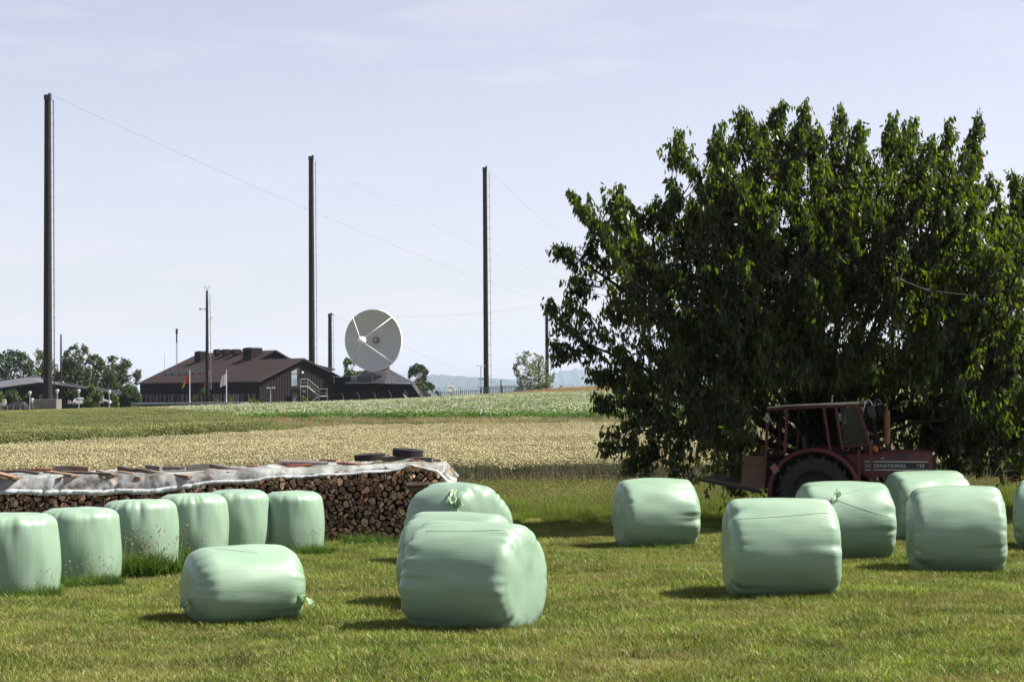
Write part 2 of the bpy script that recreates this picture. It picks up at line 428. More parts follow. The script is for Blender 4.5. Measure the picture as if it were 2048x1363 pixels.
# unmown meadow with reddish seed heads
M_TALL = veg_mat('tall_grass', trans=.5, wscale=.5, wlo=.7, whi=1.25, tint=(1.1, 1.2, .5))
kinds = []
for i in range(6):
    rs = np.random.default_rng(200 + i); n = 420
    tip = pick(rs, n, [(.145, .205, .030), (.105, .165, .026), (.18, .21, .05), (.24, .21, .09)], [4, 4, 2, 1])
    V, T, C, tp, h = blades(n, .75, .14, .44, .008, .7, tip * .6, tip, rs)
    n2 = 20; st = pick(rs, n2, [(.17, .15, .07), (.15, .12, .07)], [1, 1])
    V2, T2, C2, tp2, h2 = blades(n2, .75, .32, .52, .004, .3, st * .7, st, rs)
    hd = pick(rs, n2, [(.30, .21, .14), (.36, .28, .17), (.22, .14, .11)], [2, 2, 1])
    V3, T3, C3 = spindles(tp2 - [0, 0, .02], np.stack([rs.normal(0, .4, n2), rs.normal(0, .4, n2), np.ones(n2)], 1), .06, .008, hd, rs)
    V, T, C = merge([(V, T, C), (V2, T2, C2), (V3, T3, C3)])
    kinds.append(np_mesh('tall_grass_kind', V, tris=T, col=C, mats=[M_TALL]))
TALLK = kinds
poly = [(-1.0, 35.2), (2.5, 34.6), (9, 35.2), (16, 37), (18, 49.8), (-1.2, 48.6)]
gx, gy = jitter_grid(poly, .48)
ok = (gy > 35.3 + .5 * np.sin(gx * 1.3) + .25 * np.sin(gx * 3.1))
gx, gy = gx[ok], gy[ok]
fr = np.clip((gy - 34) / 7.5, .34, 1)
scatter('meadow_grass', np.stack([gx, gy, zt(gx, gy)], 1), rng.uniform(0, 6.28, gx.size), fr * rng.uniform(.8, 1.15, gx.size), rng.integers(0, 6, gx.size), kinds,
        'uncut meadow grass with reddish seed heads in front of the wheat', 'grass')

# ripe wheat
M_WHEAT = veg_mat('ripe_wheat', trans=.25, wscale=.06, wlo=.86, whi=1.14, irand=.12)
kinds = []
for i in range(8):
    rs = np.random.default_rng(300 + i); n = 330
    st = pick(rs, n, [(.10, .115, .08), (.14, .14, .08), (.19, .165, .08)], [3, 2, 1])
    V, T, C, tp, h = blades(n, 1.12, .70, .90, .010, .12, st * .8, st * 1.1, rs)
    lf = pick(rs, 150, [(.13, .15, .09), (.22, .19, .09)], [2, 1])
    V2, T2, C2, _, _ = blades(150, 1.12, .35, .78, .016, .5, lf, lf, rs)
    er = pick(rs, n, [(.41, .365, .195), (.48, .44, .265), (.33, .29, .14), (.29, .285, .14)], [4, 3, 2, 1])
    dd = np.stack([rs.normal(-.35, .75, n), rs.normal(-.1, .75, n), rs.uniform(-.2, 1.0, n)], 1)
    V3, T3, C3 = spindles(tp - [0, 0, .03], dd, .115, .0125, er, rs)
    V, T, C = merge([(V, T, C), (V2, T2, C2), (V3, T3, C3)])
    kinds.append(np_mesh('wheat_kind', V, tris=T, col=C, mats=[M_WHEAT]))
WHEAT = [(-17, 48.6), (0, 49.0), (18, 50.2), (31, 99), (5.7, 98), (-8.5, 96.5), (-12.9, 83), (-19, 69), (-23, 66), (-21, 49)]
gx, gy = jitter_grid(WHEAT, .95, .35)
scatter('wheat_field', np.stack([gx, gy, zt(gx, gy)], 1), rng.uniform(0, .5, gx.size), rng.uniform(.93, 1.07, gx.size), rng.integers(0, 8, gx.size), kinds,
        'ripe golden wheat field behind the firewood stack', 'wheat')

# green barley, left
M_BARL = veg_mat('green_barley', trans=.3, wscale=.07, wlo=.8, whi=1.2, irand=.12)
kinds = []
for i in range(6):
    rs = np.random.default_rng(400 + i); n = 330
    st = pick(rs, n, [(.055, .10, .025), (.085, .125, .035), (.11, .12, .04)], [3, 2, 1])
    V, T, C, tp, h = blades(n, 1.15, .62, .86, .014, .25, st * .8, st * 1.15, rs)
    er = pick(rs, n, [(.185, .205, .060), (.125, .165, .046), (.26, .24, .09)], [3, 3, 1.6])
    dd = np.stack([rs.normal(-.2, .6, n), rs.normal(0, .6, n), rs.uniform(.1, 1.0, n)], 1)
    V3, T3, C3 = spindles(tp - [0, 0, .03], dd, .11, .014, er, rs)
    V, T, C = merge([(V, T, C), (V3, T3, C3)])
    kinds.append(np_mesh('barley_kind', V, tris=T, col=C, mats=[M_BARL]))
BARLEY = [(-25, 67.5), (-19, 70.5), (-13.2, 84.5), (-11.4, 93), (-14, 106), (-21.2, 128), (-44.6, 201), (-75, 214), (-66, 180), (-42, 110)]
gx, gy = jitter_grid(BARLEY, .98, .4)
fl = [(-25, 67.5), (-19, 70.5), (-13.2, 84.5), (-11.4, 93)]; dd_ = np.full(gx.shape, 99.)
for (ax, ay), (bx, by) in zip(fl[:-1], fl[1:]):
    t_ = np.clip(((gx - ax) * (bx - ax) + (gy - ay) * (by - ay)) / ((bx - ax) ** 2 + (by - ay) ** 2), 0, 1); dd_ = np.minimum(dd_, np.hypot(gx - ax - t_ * (bx - ax), gy - ay - t_ * (by - ay)))
sc = rng.uniform(.9, 1.1, gx.size) * (1 + .38 * np.clip(1 - dd_ / 11, 0, 1)) * np.where(gx > -13, .8, 1)
scatter('barley_field', np.stack([gx, gy, zt(gx, gy)], 1), rng.uniform(0, 6.28, gx.size), sc, rng.integers(0, 6, gx.size), kinds,
        'green ripening barley patch beyond the wheat at left', 'barley')

# dry grass strip between wheat and potatoes
kinds = []
M_DRYG = veg_mat('dry_grass', trans=.3, wscale=.35, wlo=.7, whi=1.2, dry=((.07, .10, .025), .16, .46, .62, .9))
for i in range(4):
    rs = np.random.default_rng(450 + i); n = 260
    tip = pick(rs, n, [(.36, .29, .14), (.30, .25, .11), (.13, .16, .04), (.42, .35, .19)], [3, 2, 2.5, 2])
    V, T, C, _, _ = blades(n, 1.1, .12, .5, .018, .9, tip * .8, tip, rs)
    kinds.append(np_mesh('dry_grass_kind', V, tris=T, col=C, mats=[M_DRYG]))
STRIP = [(-11.6, 91), (-8.5, 97.3), (5.7, 98.8), (31, 99.8), (38, 124.5), (0, 124.5), (-20.6, 128)]
gx, gy = jitter_grid(STRIP, .9)
scatter('field_margin', np.stack([gx, gy, zt(gx, gy)], 1), rng.uniform(0, 6.28, gx.size), rng.uniform(.6, 1.2, gx.size), rng.integers(0, 4, gx.size), kinds,
        'dry grassy field margin between the wheat and the flowering potatoes', 'grass')

# flowering potatoes
M_POT = veg_mat('potato_plants', trans=.3, wscale=.1, wlo=.8, whi=1.15, tint=(1.1, 1.2, .5), irand=.15)
kinds = []
for i in range(6):
    rs = np.random.default_rng(600 + i); n = 430
    x = rs.uniform(-.8, .8, n); y = rs.uniform(-.8, .8, n); z = rs.uniform(.08, .62, n) * (1 - .35 * np.abs(x) ** 2)
    s = rs.uniform(.05, .095, n); az = rs.uniform(0, 6.28, n); el = rs.uniform(-.6, .7, n)
    d = np.stack([np.cos(az) * np.cos(el), np.sin(az) * np.cos(el), np.sin(el)], 1); w = np.stack([-np.sin(az), np.cos(az), rs.normal(0, .5, n)], 1)
    p = np.stack([x, y, z], 1); V = np.zeros((n, 4, 3)); V[:, 0] = p; V[:, 1] = p + d * s[:, None] + w * s[:, None] * .6; V[:, 2] = p + d * 2 * s[:, None]; V[:, 3] = p + d * s[:, None] - w * s[:, None] * .6
    V[:, 2, 2] -= s * .5
    c = pick(rs, n, [(.052, .118, .015), (.034, .080, .012), (.080, .160, .022)], [3, 2, 2])
    I = np.arange(n)[:, None] * 4; T = np.concatenate([I + [0, 1, 2], I + [0, 2, 3]])
    m = 19; fx = rs.uniform(-.8, .8, m); fy = rs.uniform(-.8, .8, m); fz = rs.uniform(.55, .74, m); k = 5
    FV = np.zeros((m, 6, 3)); r = rs.uniform(.034, .060, m)
    FV[:, 0] = np.stack([fx, fy, fz + .02], 1)
    for j in range(5):
        a = j * 1.2566 + rs.uniform(0, 6, m); tl = rs.normal(0, .6, m)
        FV[:, j + 1] = np.stack([fx + np.cos(a) * r, fy + np.sin(a) * r, fz + np.sin(a + tl) * r * .8], 1)
    FI = np.arange(m)[:, None] * 6
    FT = np.concatenate([FI + [0, 1, 2], FI + [0, 2, 3], FI + [0, 3, 4], FI + [0, 4, 5], FI + [0, 5, 1]])
    fc = np.repeat(pick(rs, m, [(.42, .42, .31), (.34, .36, .24), (.40, .37, .35)], [3, 2, 1])[:, None], 6, 1).reshape(-1, 3)
    V, T, C = merge([(V.reshape(-1, 3), T, np.repeat(c[:, None], 4, 1).reshape(-1, 3)), (FV.reshape(-1, 3), FT, fc)])
    kinds.append(np_mesh('potato_kind', V, tris=T, col=C, mats=[M_POT]))
POTATO = [(-20.8, 128.5), (0, 125), (40, 125), (74, 250), (15, 254), (-3.7, 266), (-23.3, 206), (-45, 203)]
gx, gy = jitter_grid(POTATO, 1.25, .3)
sc = rng.uniform(.85, 1.1, gx.size)
scatter('potato_field', np.stack([gx, gy, zt(gx, gy)], 1), rng.uniform(0, 6.28, gx.size), sc, rng.integers(0, 6, gx.size), kinds,
        'dark green potato field covered with white flowers below the station', 'potato plants')

# brown grain field on the rise, right
kinds = []
M_BRN = veg_mat('brown_grain', trans=.2, wscale=.05, wlo=.85, whi=1.15)
for i in range(3):
    rs = np.random.default_rng(700 + i); n = 240
    tip = pick(rs, n, [(.34, .23, .10), (.28, .19, .085), (.40, .29, .13)], [3, 2, 2])
    V, T, C, _, _ = blades(n, 1.9, .5, .9, .05, .35, tip * .7, tip, rs)
    kinds.append(np_mesh('brown_grain_kind', V, tris=T, col=C, mats=[M_BRN]))
BROWN = [(-1.5, 268), (15, 256), (76, 252), (100, 350), (20, 350), (6, 310)]
gx, gy = jitter_grid(BROWN, 1.5)
scatter('brown_grain_field', np.stack([gx, gy, zt(gx, gy)], 1), rng.uniform(0, 6.28, gx.size), rng.uniform(.85, 1.1, gx.size), rng.integers(0, 3, gx.size), kinds,
        'brown ripe grain field on the rise behind the potatoes', 'grain field')

# poppies along the margin
rs = np.random.default_rng(55)
M_POP = veg_mat('poppy_petals', trans=.3, irand=0)
pp = []
for (px, D, n, sp, zz) in ((520, 99, 5, 14, .75), (590, 112, 8, 25, .6), (555, 118, 7, 28, .6), (480, 108, 4, 22, .8), (300, 82, 5, 40, .75), (330, 150, 7, 40, .85), (700, 116, 3, 40, .4)):
    for k in range(n):
        D_ = D + rs.normal(0, 2.0); X = XD(px + rs.normal(0, sp), D_); pp.append((X, D_, z1(X, D_) + zz + rs.uniform(-.08, .14)))
pp = np.array(pp); n = len(pp); FV = np.zeros((n, 7, 3)); FV[:, 0] = pp - [0, 0, .015]
for j in range(6):
    a = j * 1.047; FV[:, j + 1] = pp + np.stack([np.cos(a) * .055 * np.ones(n), np.sin(a) * .055 * np.ones(n), .045 + rs.uniform(-.02, .02, n)], 1)
FI = np.arange(n)[:, None] * 7; FT = np.concatenate([FI + [0, j + 1, (j + 1) % 6 + 1] for j in range(6)])
V, T, C = FV.reshape(-1, 3), FT, np.tile((.62, .06, .02), (n * 7, 1))
tag(link_mesh('poppies', np_mesh('poppies', V, tris=T, col=C, mats=[M_POP])), 'red poppies scattered along the barley and potato edge', 'poppies', kind='stuff')
# ------------------------------------------------------------------ wrapped round bales
def film_material():
    m = bpy.data.materials.new('green_stretch_film'); m.use_nodes = True; nt = m.node_tree; N = nt.nodes; K = nt.links.new
    p = N['Principled BSDF']; p.inputs['Roughness'].default_value = .36; p.inputs['Specular IOR Level'].default_value = .5
    uvn = N.new('ShaderNodeUVMap'); uvn.uv_map = 'wrap'
    mp = N.new('ShaderNodeMapping'); mp.inputs['Scale'].default_value = (70, 1.6, 1); K(uvn.outputs[0], mp.inputs[0])
    oi = N.new('ShaderNodeObjectInfo'); ad = N.new('ShaderNodeVectorMath'); ad.operation = 'ADD'
    mm = N.new('ShaderNodeMath'); mm.operation = 'MULTIPLY'; mm.inputs[1].default_value = 40; K(oi.outputs['Random'], mm.inputs[0])
    K(mp.outputs[0], ad.inputs[0]); K(mm.outputs[0], ad.inputs[1])
    n1 = N.new('ShaderNodeTexNoise'); n1.inputs['Scale'].default_value = 1.0; n1.inputs['Detail'].default_value = 5; n1.inputs['Roughness'].default_value = .65; K(ad.outputs[0], n1.inputs['Vector'])
    # weave of the wrapped layers: faint overlap bands
    mp2 = N.new('ShaderNodeMapping'); mp2.inputs['Scale'].default_value = (2.2, .8, 1); mp2.inputs['Rotation'].default_value = (0, 0, .12); K(uvn.outputs[0], mp2.inputs[0])
    ad2 = N.new('ShaderNodeVectorMath'); ad2.operation = 'ADD'; K(mp2.outputs[0], ad2.inputs[0]); K(mm.outputs[0], ad2.inputs[1])
    n2 = N.new('ShaderNodeTexNoise'); n2.inputs['Scale'].default_value = 1.6; n2.inputs['Detail'].default_value = 3; K(ad2.outputs[0], n2.inputs['Vector'])
    tc = N.new('ShaderNodeTexCoord'); n3 = N.new('ShaderNodeTexNoise'); n3.inputs['Scale'].default_value = 55; n3.inputs['Detail'].default_value = 2; K(tc.outputs['Object'], n3.inputs['Vector'])
    mx = N.new('ShaderNodeMix'); mx.data_type = 'RGBA'; mr = N.new('ShaderNodeMapRange'); mr.inputs[1].default_value = .3; mr.inputs[2].default_value = .72
    s1 = N.new('ShaderNodeMath'); s1.operation = 'MULTIPLY_ADD'; s1.inputs[1].default_value = .5; K(n1.outputs[0], s1.inputs[0])
    s2 = N.new('ShaderNodeMath'); s2.operation = 'MULTIPLY'; s2.inputs[1].default_value = .5; K(n2.outputs[0], s2.inputs[0]); K(s2.outputs[0], s1.inputs[2])
    K(s1.outputs[0], mr.inputs[0]); K(mr.outputs[0], mx.inputs[0])
    mx.inputs[6].default_value = (.165, .262, .184, 1); mx.inputs[7].default_value = (.250, .343, .250, 1)
    K(mx.outputs[2], p.inputs['Base Color'])
    h1 = N.new('ShaderNodeMath'); h1.operation = 'MULTIPLY_ADD'; h1.inputs[1].default_value = .12; K(n3.outputs[0], h1.inputs[0]); K(s1.outputs[0], h1.inputs[2])
    b = N.new('ShaderNodeBump'); b.inputs['Strength'].default_value = .6; b.inputs['Distance'].default_value = .009
    K(h1.outputs[0], b.inputs['Height']); K(b.outputs[0], p.inputs['Normal'])
    rr = N.new('ShaderNodeMapRange'); rr.inputs[3].default_value = .25; rr.inputs[4].default_value = .42; K(n2.outputs[0], rr.inputs[0]); K(rr.outputs[0], p.inputs['Roughness'])
    tr = N.new('ShaderNodeBsdfTranslucent'); tr.inputs['Color'].default_value = (.28, .50, .28, 1)
    ms = N.new('ShaderNodeMixShader'); ms.inputs[0].default_value = .06
    K(p.outputs[0], ms.inputs[1]); K(tr.outputs[0], ms.inputs[2]); K(ms.outputs[0], N['Material Output'].inputs['Surface'])
    return m
M_FILM = film_material()
M_FLAP = bpy.data.materials.new('loose_film'); M_FLAP.use_nodes = True
_n = M_FLAP.node_tree.nodes; _p = _n['Principled BSDF']; _p.inputs['Base Color'].default_value = (.42, .53, .39, 1); _p.inputs['Roughness'].default_value = .3
_t = _n.new('ShaderNodeBsdfTranslucent'); _t.inputs['Color'].default_value = (.50, .68, .42, 1); _m = _n.new('ShaderNodeMixShader'); _m.inputs[0].default_value = .5
M_FLAP.node_tree.links.new(_p.outputs[0], _m.inputs[1]); M_FLAP.node_tree.links.new(_t.outputs[0], _m.inputs[2]); M_FLAP.node_tree.links.new(_m.outputs[0], _n['Material Output'].inputs['Surface'])

def bale_mesh(L_, R_, seed, squash=1.0, corner=.13, dents=1.0, standing=False, sag=0.0):
    rs = np.random.default_rng(seed); nth = 120
    prof = []; c = corner
    for k in range(7): prof.append((-L_ / 2, (R_ - c) * k / 7 + .004, 0))
    for k in range(9):
        a = math.pi / 2 * k / 8; prof.append((-L_ / 2 + c - c * math.cos(a), R_ - c + c * math.sin(a), 1))
    for k in range(1, 24): prof.append((-L_ / 2 + c + (L_ - 2 * c) * k / 24, R_, 0))
    for k in range(9):
        a = math.pi / 2 * k / 8; prof.append((L_ / 2 - c + c * math.sin(a), R_ - c + c * math.cos(a), 1))
    for k in range(6, -1, -1): prof.append((L_ / 2, (R_ - c) * k / 7 + .004, 0))
    prof = np.array(prof); npf = len(prof)
    cum = np.concatenate([[0], np.cumsum(np.hypot(np.diff(prof[:, 0]), np.diff(prof[:, 1])))])
    V = np.zeros((npf, nth, 3)); U = np.zeros((npf, nth, 2))
    # sharp pinches where the film gathers at the rims
    pin = {-1: [(rs.uniform(0, 6.283), rs.uniform(.025, .10), rs.uniform(.010, .042), rs.choice([.08, .10, .14, .22, .34])) for _ in range(22)],
           1: [(rs.uniform(0, 6.283), rs.uniform(.025, .10), rs.uniform(.010, .042), rs.choice([.08, .10, .14, .22, .34])) for _ in range(22)]}
    th = np.arange(nth) / nth * 2 * math.pi; off = seed * 7.7
    for i in range(npf):
        a, rho, _c = prof[i]; side = -1 if a < 0 else 1
        de = L_ / 2 - abs(a)                      # distance from the end plane
        rimw = math.exp(-(de / .17) ** 2) * math.exp(-((R_ - rho) / .30) ** 2)
        bul = .022 * (1 - (2 * a / L_) ** 2) if rho > R_ - c - .001 else 0
        capb = .028 * (1 - (rho / R_) ** 2) if abs(a) > L_ / 2 - .001 else 0
        for j in range(nth):
            t = th[j]; ct, sn = math.cos(t), math.sin(t)
            d = .020 * mnoise.noise(Vector((ct * 1.3, sn * 1.3, a * 1.5 + off))) + .010 * mnoise.noise(Vector((ct * 3.5, sn * 3.5, a * 2.5 + off + 9)))
            dd = 0.0
            for (pt, w, dp, ln) in pin[side]:
                x = (t - pt + math.pi) % (2 * math.pi) - math.pi
                if abs(x) < w * 3.5:
                    fall = math.exp(-(x / w) ** 2)
                    reach = math.exp(-(de / ln) ** 2) * math.exp(-((R_ - rho) / .11) ** 2)
                    dd += dp * fall * reach
            d -= dents * (dd + rimw * .022 * abs(mnoise.noise(Vector((ct * 6, sn * 6, side * 5 + off)))))
            rr_ = rho + bul + d * min(1, rho / (R_ * .5))
            aa = a + side * (capb - .55 * dents * dd + .016 * mnoise.noise(Vector((ct * rho * 4, sn * rho * 4, off + side * 3))) * (abs(a) > L_ / 2 - .2))
            V[i, j] = (aa, ct * rr_, sn * rr_); U[i, j] = (t * R_, cum[i])
    V = V.reshape(-1, 3)
    if standing:
        V = V[:, [1, 2, 0]].copy()
        V[:, 2] += L_ / 2
        k = V[:, 2] / L_; V[:, :2] *= (1 + .035 * np.sin(np.clip(k, 0, 1) * math.pi))[:, None] * (1 - .03 * (k - .3))[:, None]
        V[:, 2] += sag * V[:, 0]* np.clip(k, 0, 1)
    else:
        V[:, 2] *= squash
        fl = -.86 * R_ * squash; m_ = V[:, 2] < fl; V[m_, 2] = fl + (V[m_, 2] - fl) * .25       # flattened where it rests
        k = (V[:, 2] - fl) / (2 * R_ * squash); V[:, 1] *= 1 + .05 * (1 - np.clip(k, 0, 1)) ** 2 * 1.2
        V[:, 2] -= V[:, 2].min()
    q = []
    j = np.arange(nth); j2 = (j + 1) % nth
    for i in range(npf - 1):
        q.append(np.stack([i * nth + j, (i + 1) * nth + j, (i + 1) * nth + j2, i * nth + j2], 1))
    quads = np.concatenate(q)
    nv = len(V); V = np.concatenate([V, [V[:nth].mean(0), V[nv - nth:].mean(0)]])
    tris = np.concatenate([np.stack([np.full(nth, nv), j, j2], 1), np.stack([np.full(nth, nv + 1), nv - nth + j2, nv - nth + j], 1)])
    me = np_mesh('round_bale', V, tris=tris, quads=quads, mats=[M_FILM], smooth=True)
    Uf = np.concatenate([U.reshape(-1, 2), [[0, 0], [0, cum[-1]]]])
    lay = me.uv_layers.new(name='wrap'); li = np.zeros(len(me.loops), np.int32); me.loops.foreach_get('vertex_index', li)
    uvs = Uf[li].copy()
    # close the seam: columns at theta = 2 pi
    nl_t = len(tris) * 3; qv = quads; seam = (qv[:, 0] % nth) == nth - 1
    ui = nl_t + np.arange(len(quads))[:, None] * 4
    for cc in (2, 3): uvs[ui[seam, 0] + cc, 0] = 2 * math.pi * R_
    # the two ends carry straight, upright film streaks
    row = quads[:, 0] // nth; cap = (row < 10) | (row >= npf - 11)
    pl = np.stack([prof[:, 1][:, None] * np.cos(th)[None], prof[:, 1][:, None] * np.sin(th)[None]], 2).reshape(-1, 2) + 7.0
    for cc in range(4): uvs[ui[cap, 0] + cc] = pl[quads[cap, cc]]
    ct = np.concatenate([pl, [[7.0, 7.0], [7.0, 7.0]]]); uvs[:nl_t] = ct[li[:nl_t]]
    lay.data.foreach_set('uv', uvs.astype(np.float32).ravel())
    return me

def flap(parent, base, direction, length, width, seed, fold=.05):
    """crumpled loose end of film"""
    rs = random.Random(seed); base = Vector(base); d = Vector(direction).normalized()
    s = d.cross(Vector((0, .25, 1))).normalized(); n_ = s.cross(d)
    mb = MB(); nu, nvv = 11, 8; vs = []
    for i in range(nu):
        for j in range(nvv):
            u = i / (nu - 1); v = j / (nvv - 1) - .5
            wv = width * (.55 + .6 * u) * (1 + .25 * math.sin(u * 9 + seed))
            p = base + d * (length * u * (1 - .25 * abs(v) * (1 + math.sin(seed + j)))) + s * (v * wv)
            p += n_ * (fold * (math.sin(v * 19 + seed + u * 4) + .8 * math.sin(u * 13 + v * 9)) * (.35 + u)) + Vector((0, 0, -length * .25 * u * u))
            p += Vector((rs.uniform(-1, 1), rs.uniform(-1, 1), rs.uniform(-1, 1))) * fold * .35
            vs.append(p)
    fs = [(i * nvv + j, (i + 1) * nvv + j, (i + 1) * nvv + j + 1, i * nvv + j + 1) for i in range(nu - 1) for j in range(nvv - 1)]
    mb.add(vs, fs); o = mb.build('film_flap', M_FLAP, parent)
    so_ = o.modifiers.new('thickness', 'SOLIDIFY'); so_.thickness = .002
    return o

def place_bale(px, D, yaw, L_, R_, label, seed, standing=False, squash=1.0, dents=1.0, tilt=0.0, group='wrapped round bales lying on the mown grass', sag=0, corner=.13):
    X = XD(px, D); o = link_mesh('round_bale', bale_mesh(L_, R_, seed, squash, corner=corner, dents=dents, standing=standing, sag=sag), loc=(X, D, z1(X, D) - .015))
    o.rotation_euler = (tilt, 0, rad(yaw)); tag(o, label, 'bale', group); return o

ROW = 'upright wrapped bales in a row beside the firewood'
place_bale(33, 25.4, 20, 1.12, .555, 'upright wrapped bale cut by the left picture edge', 11, standing=True, group=ROW, dents=.6)
place_bale(159, 26.85, 80, 1.07, .565, 'upright wrapped bale, second from the left edge in the row of six', 12, standing=True, group=ROW, dents=.6)
place_bale(279, 28.4, 140, 1.06, .56, 'upright wrapped bale with tall weeds before it, third from the left edge', 13, standing=True, group=ROW, dents=.8, sag=-.04)
place_bale(384, 29.8, 200, 1.06, .545, 'upright wrapped bale, fourth from the left edge, right behind the squat fallen bale', 14, standing=True, group=ROW, dents=.8)
place_bale(474, 31.0, 260, 1.06, .53, 'upright wrapped bale, second from the right end of the row of six', 15, standing=True, group=ROW, dents=.7)
place_bale(585, 31.3, 320, 1.03, .49, 'upright wrapped bale at the right end of the row, touching the bare firewood', 16, standing=True, group=ROW, dents=.7)
b7 = place_bale(484, 22.3, 24, 1.32, .60, 'squat sagging wrapped bale lying alone before the upright row, loose film at both ends', 21, squash=.79, dents=.8, corner=.24)
flap(b7, (-.60, -.12, .36), (-1, -.3, -.3), .20, .24, 3, .03); flap(b7, (.50, -.50, .36), (.75, -.5, -.25), .24, .22, 8, .022)
b8 = place_bale(945, 21.35, -26, 1.36, .64, 'big wrapped bale in the foreground centre, sunlit round end turned right', 22, dents=1.15)
place_bale(915, 23.5, -22, 1.25, .625, 'wrapped bale mostly hidden close behind the foreground centre bale', 23)
b10 = place_bale(914, 29.0, -52, 1.25, .655, 'wrapped bale with a torn film tuft on top, in front of the firewood end', 24)
flap(b10, (.38, -.30, 1.19), (.55, -.55, -.25), .36, .24, 5, .028)
b11 = place_bale(1309, 32.4, 11, 1.32, .615, 'wrapped bale standing apart left of the tractor, film scrap at its right foot', 25)
flap(b11, (.66, -.30, .05), (1, -.1, .12), .20, .14, 2, .025)
b12 = place_bale(1557, 24.05, 1, 1.38, .655, 'large wrapped bale with a single film seam, front bale of the right group', 26, dents=1.1)
b13 = place_bale(1684, 29.7, 5, 1.40, .655, 'wrapped bale with torn tuft and diagonal fold before the tractor rear wheel', 27)
flap(b13, (-.26, -.33, 1.16), (-.45, -.7, -.45), .28, .34, 9, .018)
place_bale(1850, 33.0, 9, 1.32, .65, 'wrapped bale half hidden below the tractor hood', 28)
b15 = place_bale(1907, 27.6, -5, 1.32, .665, 'wrapped bale in front of the half hidden one, film strip on the grass', 29, dents=1.1)
flap(b15, (.66, -.40, .06), (1, .05, .1), .40, .12, 4, .025)
b16 = place_bale(2118, 30.5, -30, 1.30, .63, 'wrapped bale barely showing at the right picture edge', 30)
# seams and folds of the film (thin welts lying on the surface)
from mathutils.bvhtree import BVHTree
def seam(bale, ends, r=.006, zc=.62):
    """welt following the bale's skin from (axis, angle) to (axis, angle); angle 0 = top, positive = towards the viewer"""
    me = bale.data; bv = BVHTree.FromPolygons([v.co for v in me.vertices], [tuple(p.vertices) for p in me.polygons])
    (a0, t0), (a1, t1) = ends; pts = []
    for k in range(25):
        f = k / 24; a = a0 + (a1 - a0) * f; t = t0 + (t1 - t0) * f + .05 * math.sin(f * 3.1)
        d = Vector((0, -math.sin(t), math.cos(t))); hit = bv.ray_cast(Vector((a, 0, zc)) + d * 2, -d)
        if hit[0] is not None: pts.append(hit[0] + d * r * .25)
    if len(pts) > 3:
        mb = MB(); mb.tube(pts, r, 5); mb.build('film_fold', M_FILM, bale, smooth=True)
seam(b12, ((-.60, .86), (.66, .70)), .004)
seam(b13, ((-.25, .95), (.62, 1.40)), .004); seam(b13, ((-.2, .80), (.55, .25)), .004)
seam(b8, ((-.45, .55), (.55, .42)), .0035); seam(b7, ((-.35, .45), (.1, .95)), .0035)
# ------------------------------------------------------------------ firewood stack under a tarpaulin
Y0 = 33.0; XL, XR = -10.2, -1.22
def pile_top(x):   # height of the stacked wood along the pile
    px = 1024 + x / Y0 * FPX
    return float(np.interp(px, [-150, 0, 300, 420, 560, 640, 760, 830, 905], [1.20, 1.22, 1.24, 1.28, 1.31, 1.33, 1.38, 1.42, 1.34]))
def hem_z(x):
    px = 1024 + x / Y0 * FPX
    return float(np.interp(px, [-150, 0, 150, 300, 345, 415, 470, 520, 560, 640, 700, 780, 800, 818, 840, 875, 893, 910], [.95, .95, .925, .94, .97, 1.10, 1.11, 1.15, 1.20, 1.22, 1.255, 1.295, 1.34, 1.43, 1.35, 1.28, 1.10, 1.05]))
pile = empty('firewood_stack', (-5.6, Y0 + .5, z1(-5.6, Y0)))
tag(pile, 'long stack of split firewood under a weighted clear tarpaulin', 'firewood')
PO = tuple(pile.location)
def wood_mat(name, rough=.85):
    m = bpy.data.materials.new(name); m.use_nodes = True; N = m.node_tree.nodes; K = m.node_tree.links.new; p = N['Principled BSDF']
    p.inputs['Roughness'].default_value = rough; p.inputs['Specular IOR Level'].default_value = .2
    at = N.new('ShaderNodeAttribute'); at.attribute_name = 'col'
    g = N.new('ShaderNodeNewGeometry'); nz = N.new('ShaderNodeTexNoise'); nz.inputs['Scale'].default_value = 38; nz.inputs['Detail'].default_value = 5; K(g.outputs['Position'], nz.inputs['Vector'])
    mr = N.new('ShaderNodeMapRange'); mr.inputs[1].default_value = .3; mr.inputs[2].default_value = .7; mr.inputs[3].default_value = .6; mr.inputs[4].default_value = 1.25; K(nz.outputs[0], mr.inputs[0])
    vm = N.new('ShaderNodeVectorMath'); vm.operation = 'SCALE'; K(at.outputs['Color'], vm.inputs[0]); K(mr.outputs[0], vm.inputs['Scale']); K(vm.outputs[0], p.inputs['Base Color'])
    b = N.new('ShaderNodeBump'); b.inputs['Strength'].default_value = .5; b.inputs['Distance'].default_value = .01; K(nz.outputs[0], b.inputs['Height']); K(b.outputs[0], p.inputs['Normal'])
    return m
M_WOOD = wood_mat('split_firewood')
def clip(poly, px, pz, nx, nz):
    out = []; n = len(poly)
    for i in range(n):
        a = poly[i]; b = poly[(i + 1) % n]
        da = (a[0] - px) * nx + (a[1] - pz) * nz; db = (b[0] - px) * nx + (b[1] - pz) * nz
        if da <= 0: out.append(a)
        if (da < 0 < db) or (db < 0 < da):
            t = da / (da - db); out.append((a[0] + (b[0] - a[0]) * t, a[1] + (b[1] - a[1]) * t))
    return out
def area(p): return abs(sum(p[i][0] * p[(i + 1) % len(p)][1] - p[(i + 1) % len(p)][0] * p[i][1] for i in range(len(p)))) / 2
wr = random.Random(31)
sites = []
stp = .138
r_ = 0; z = .03
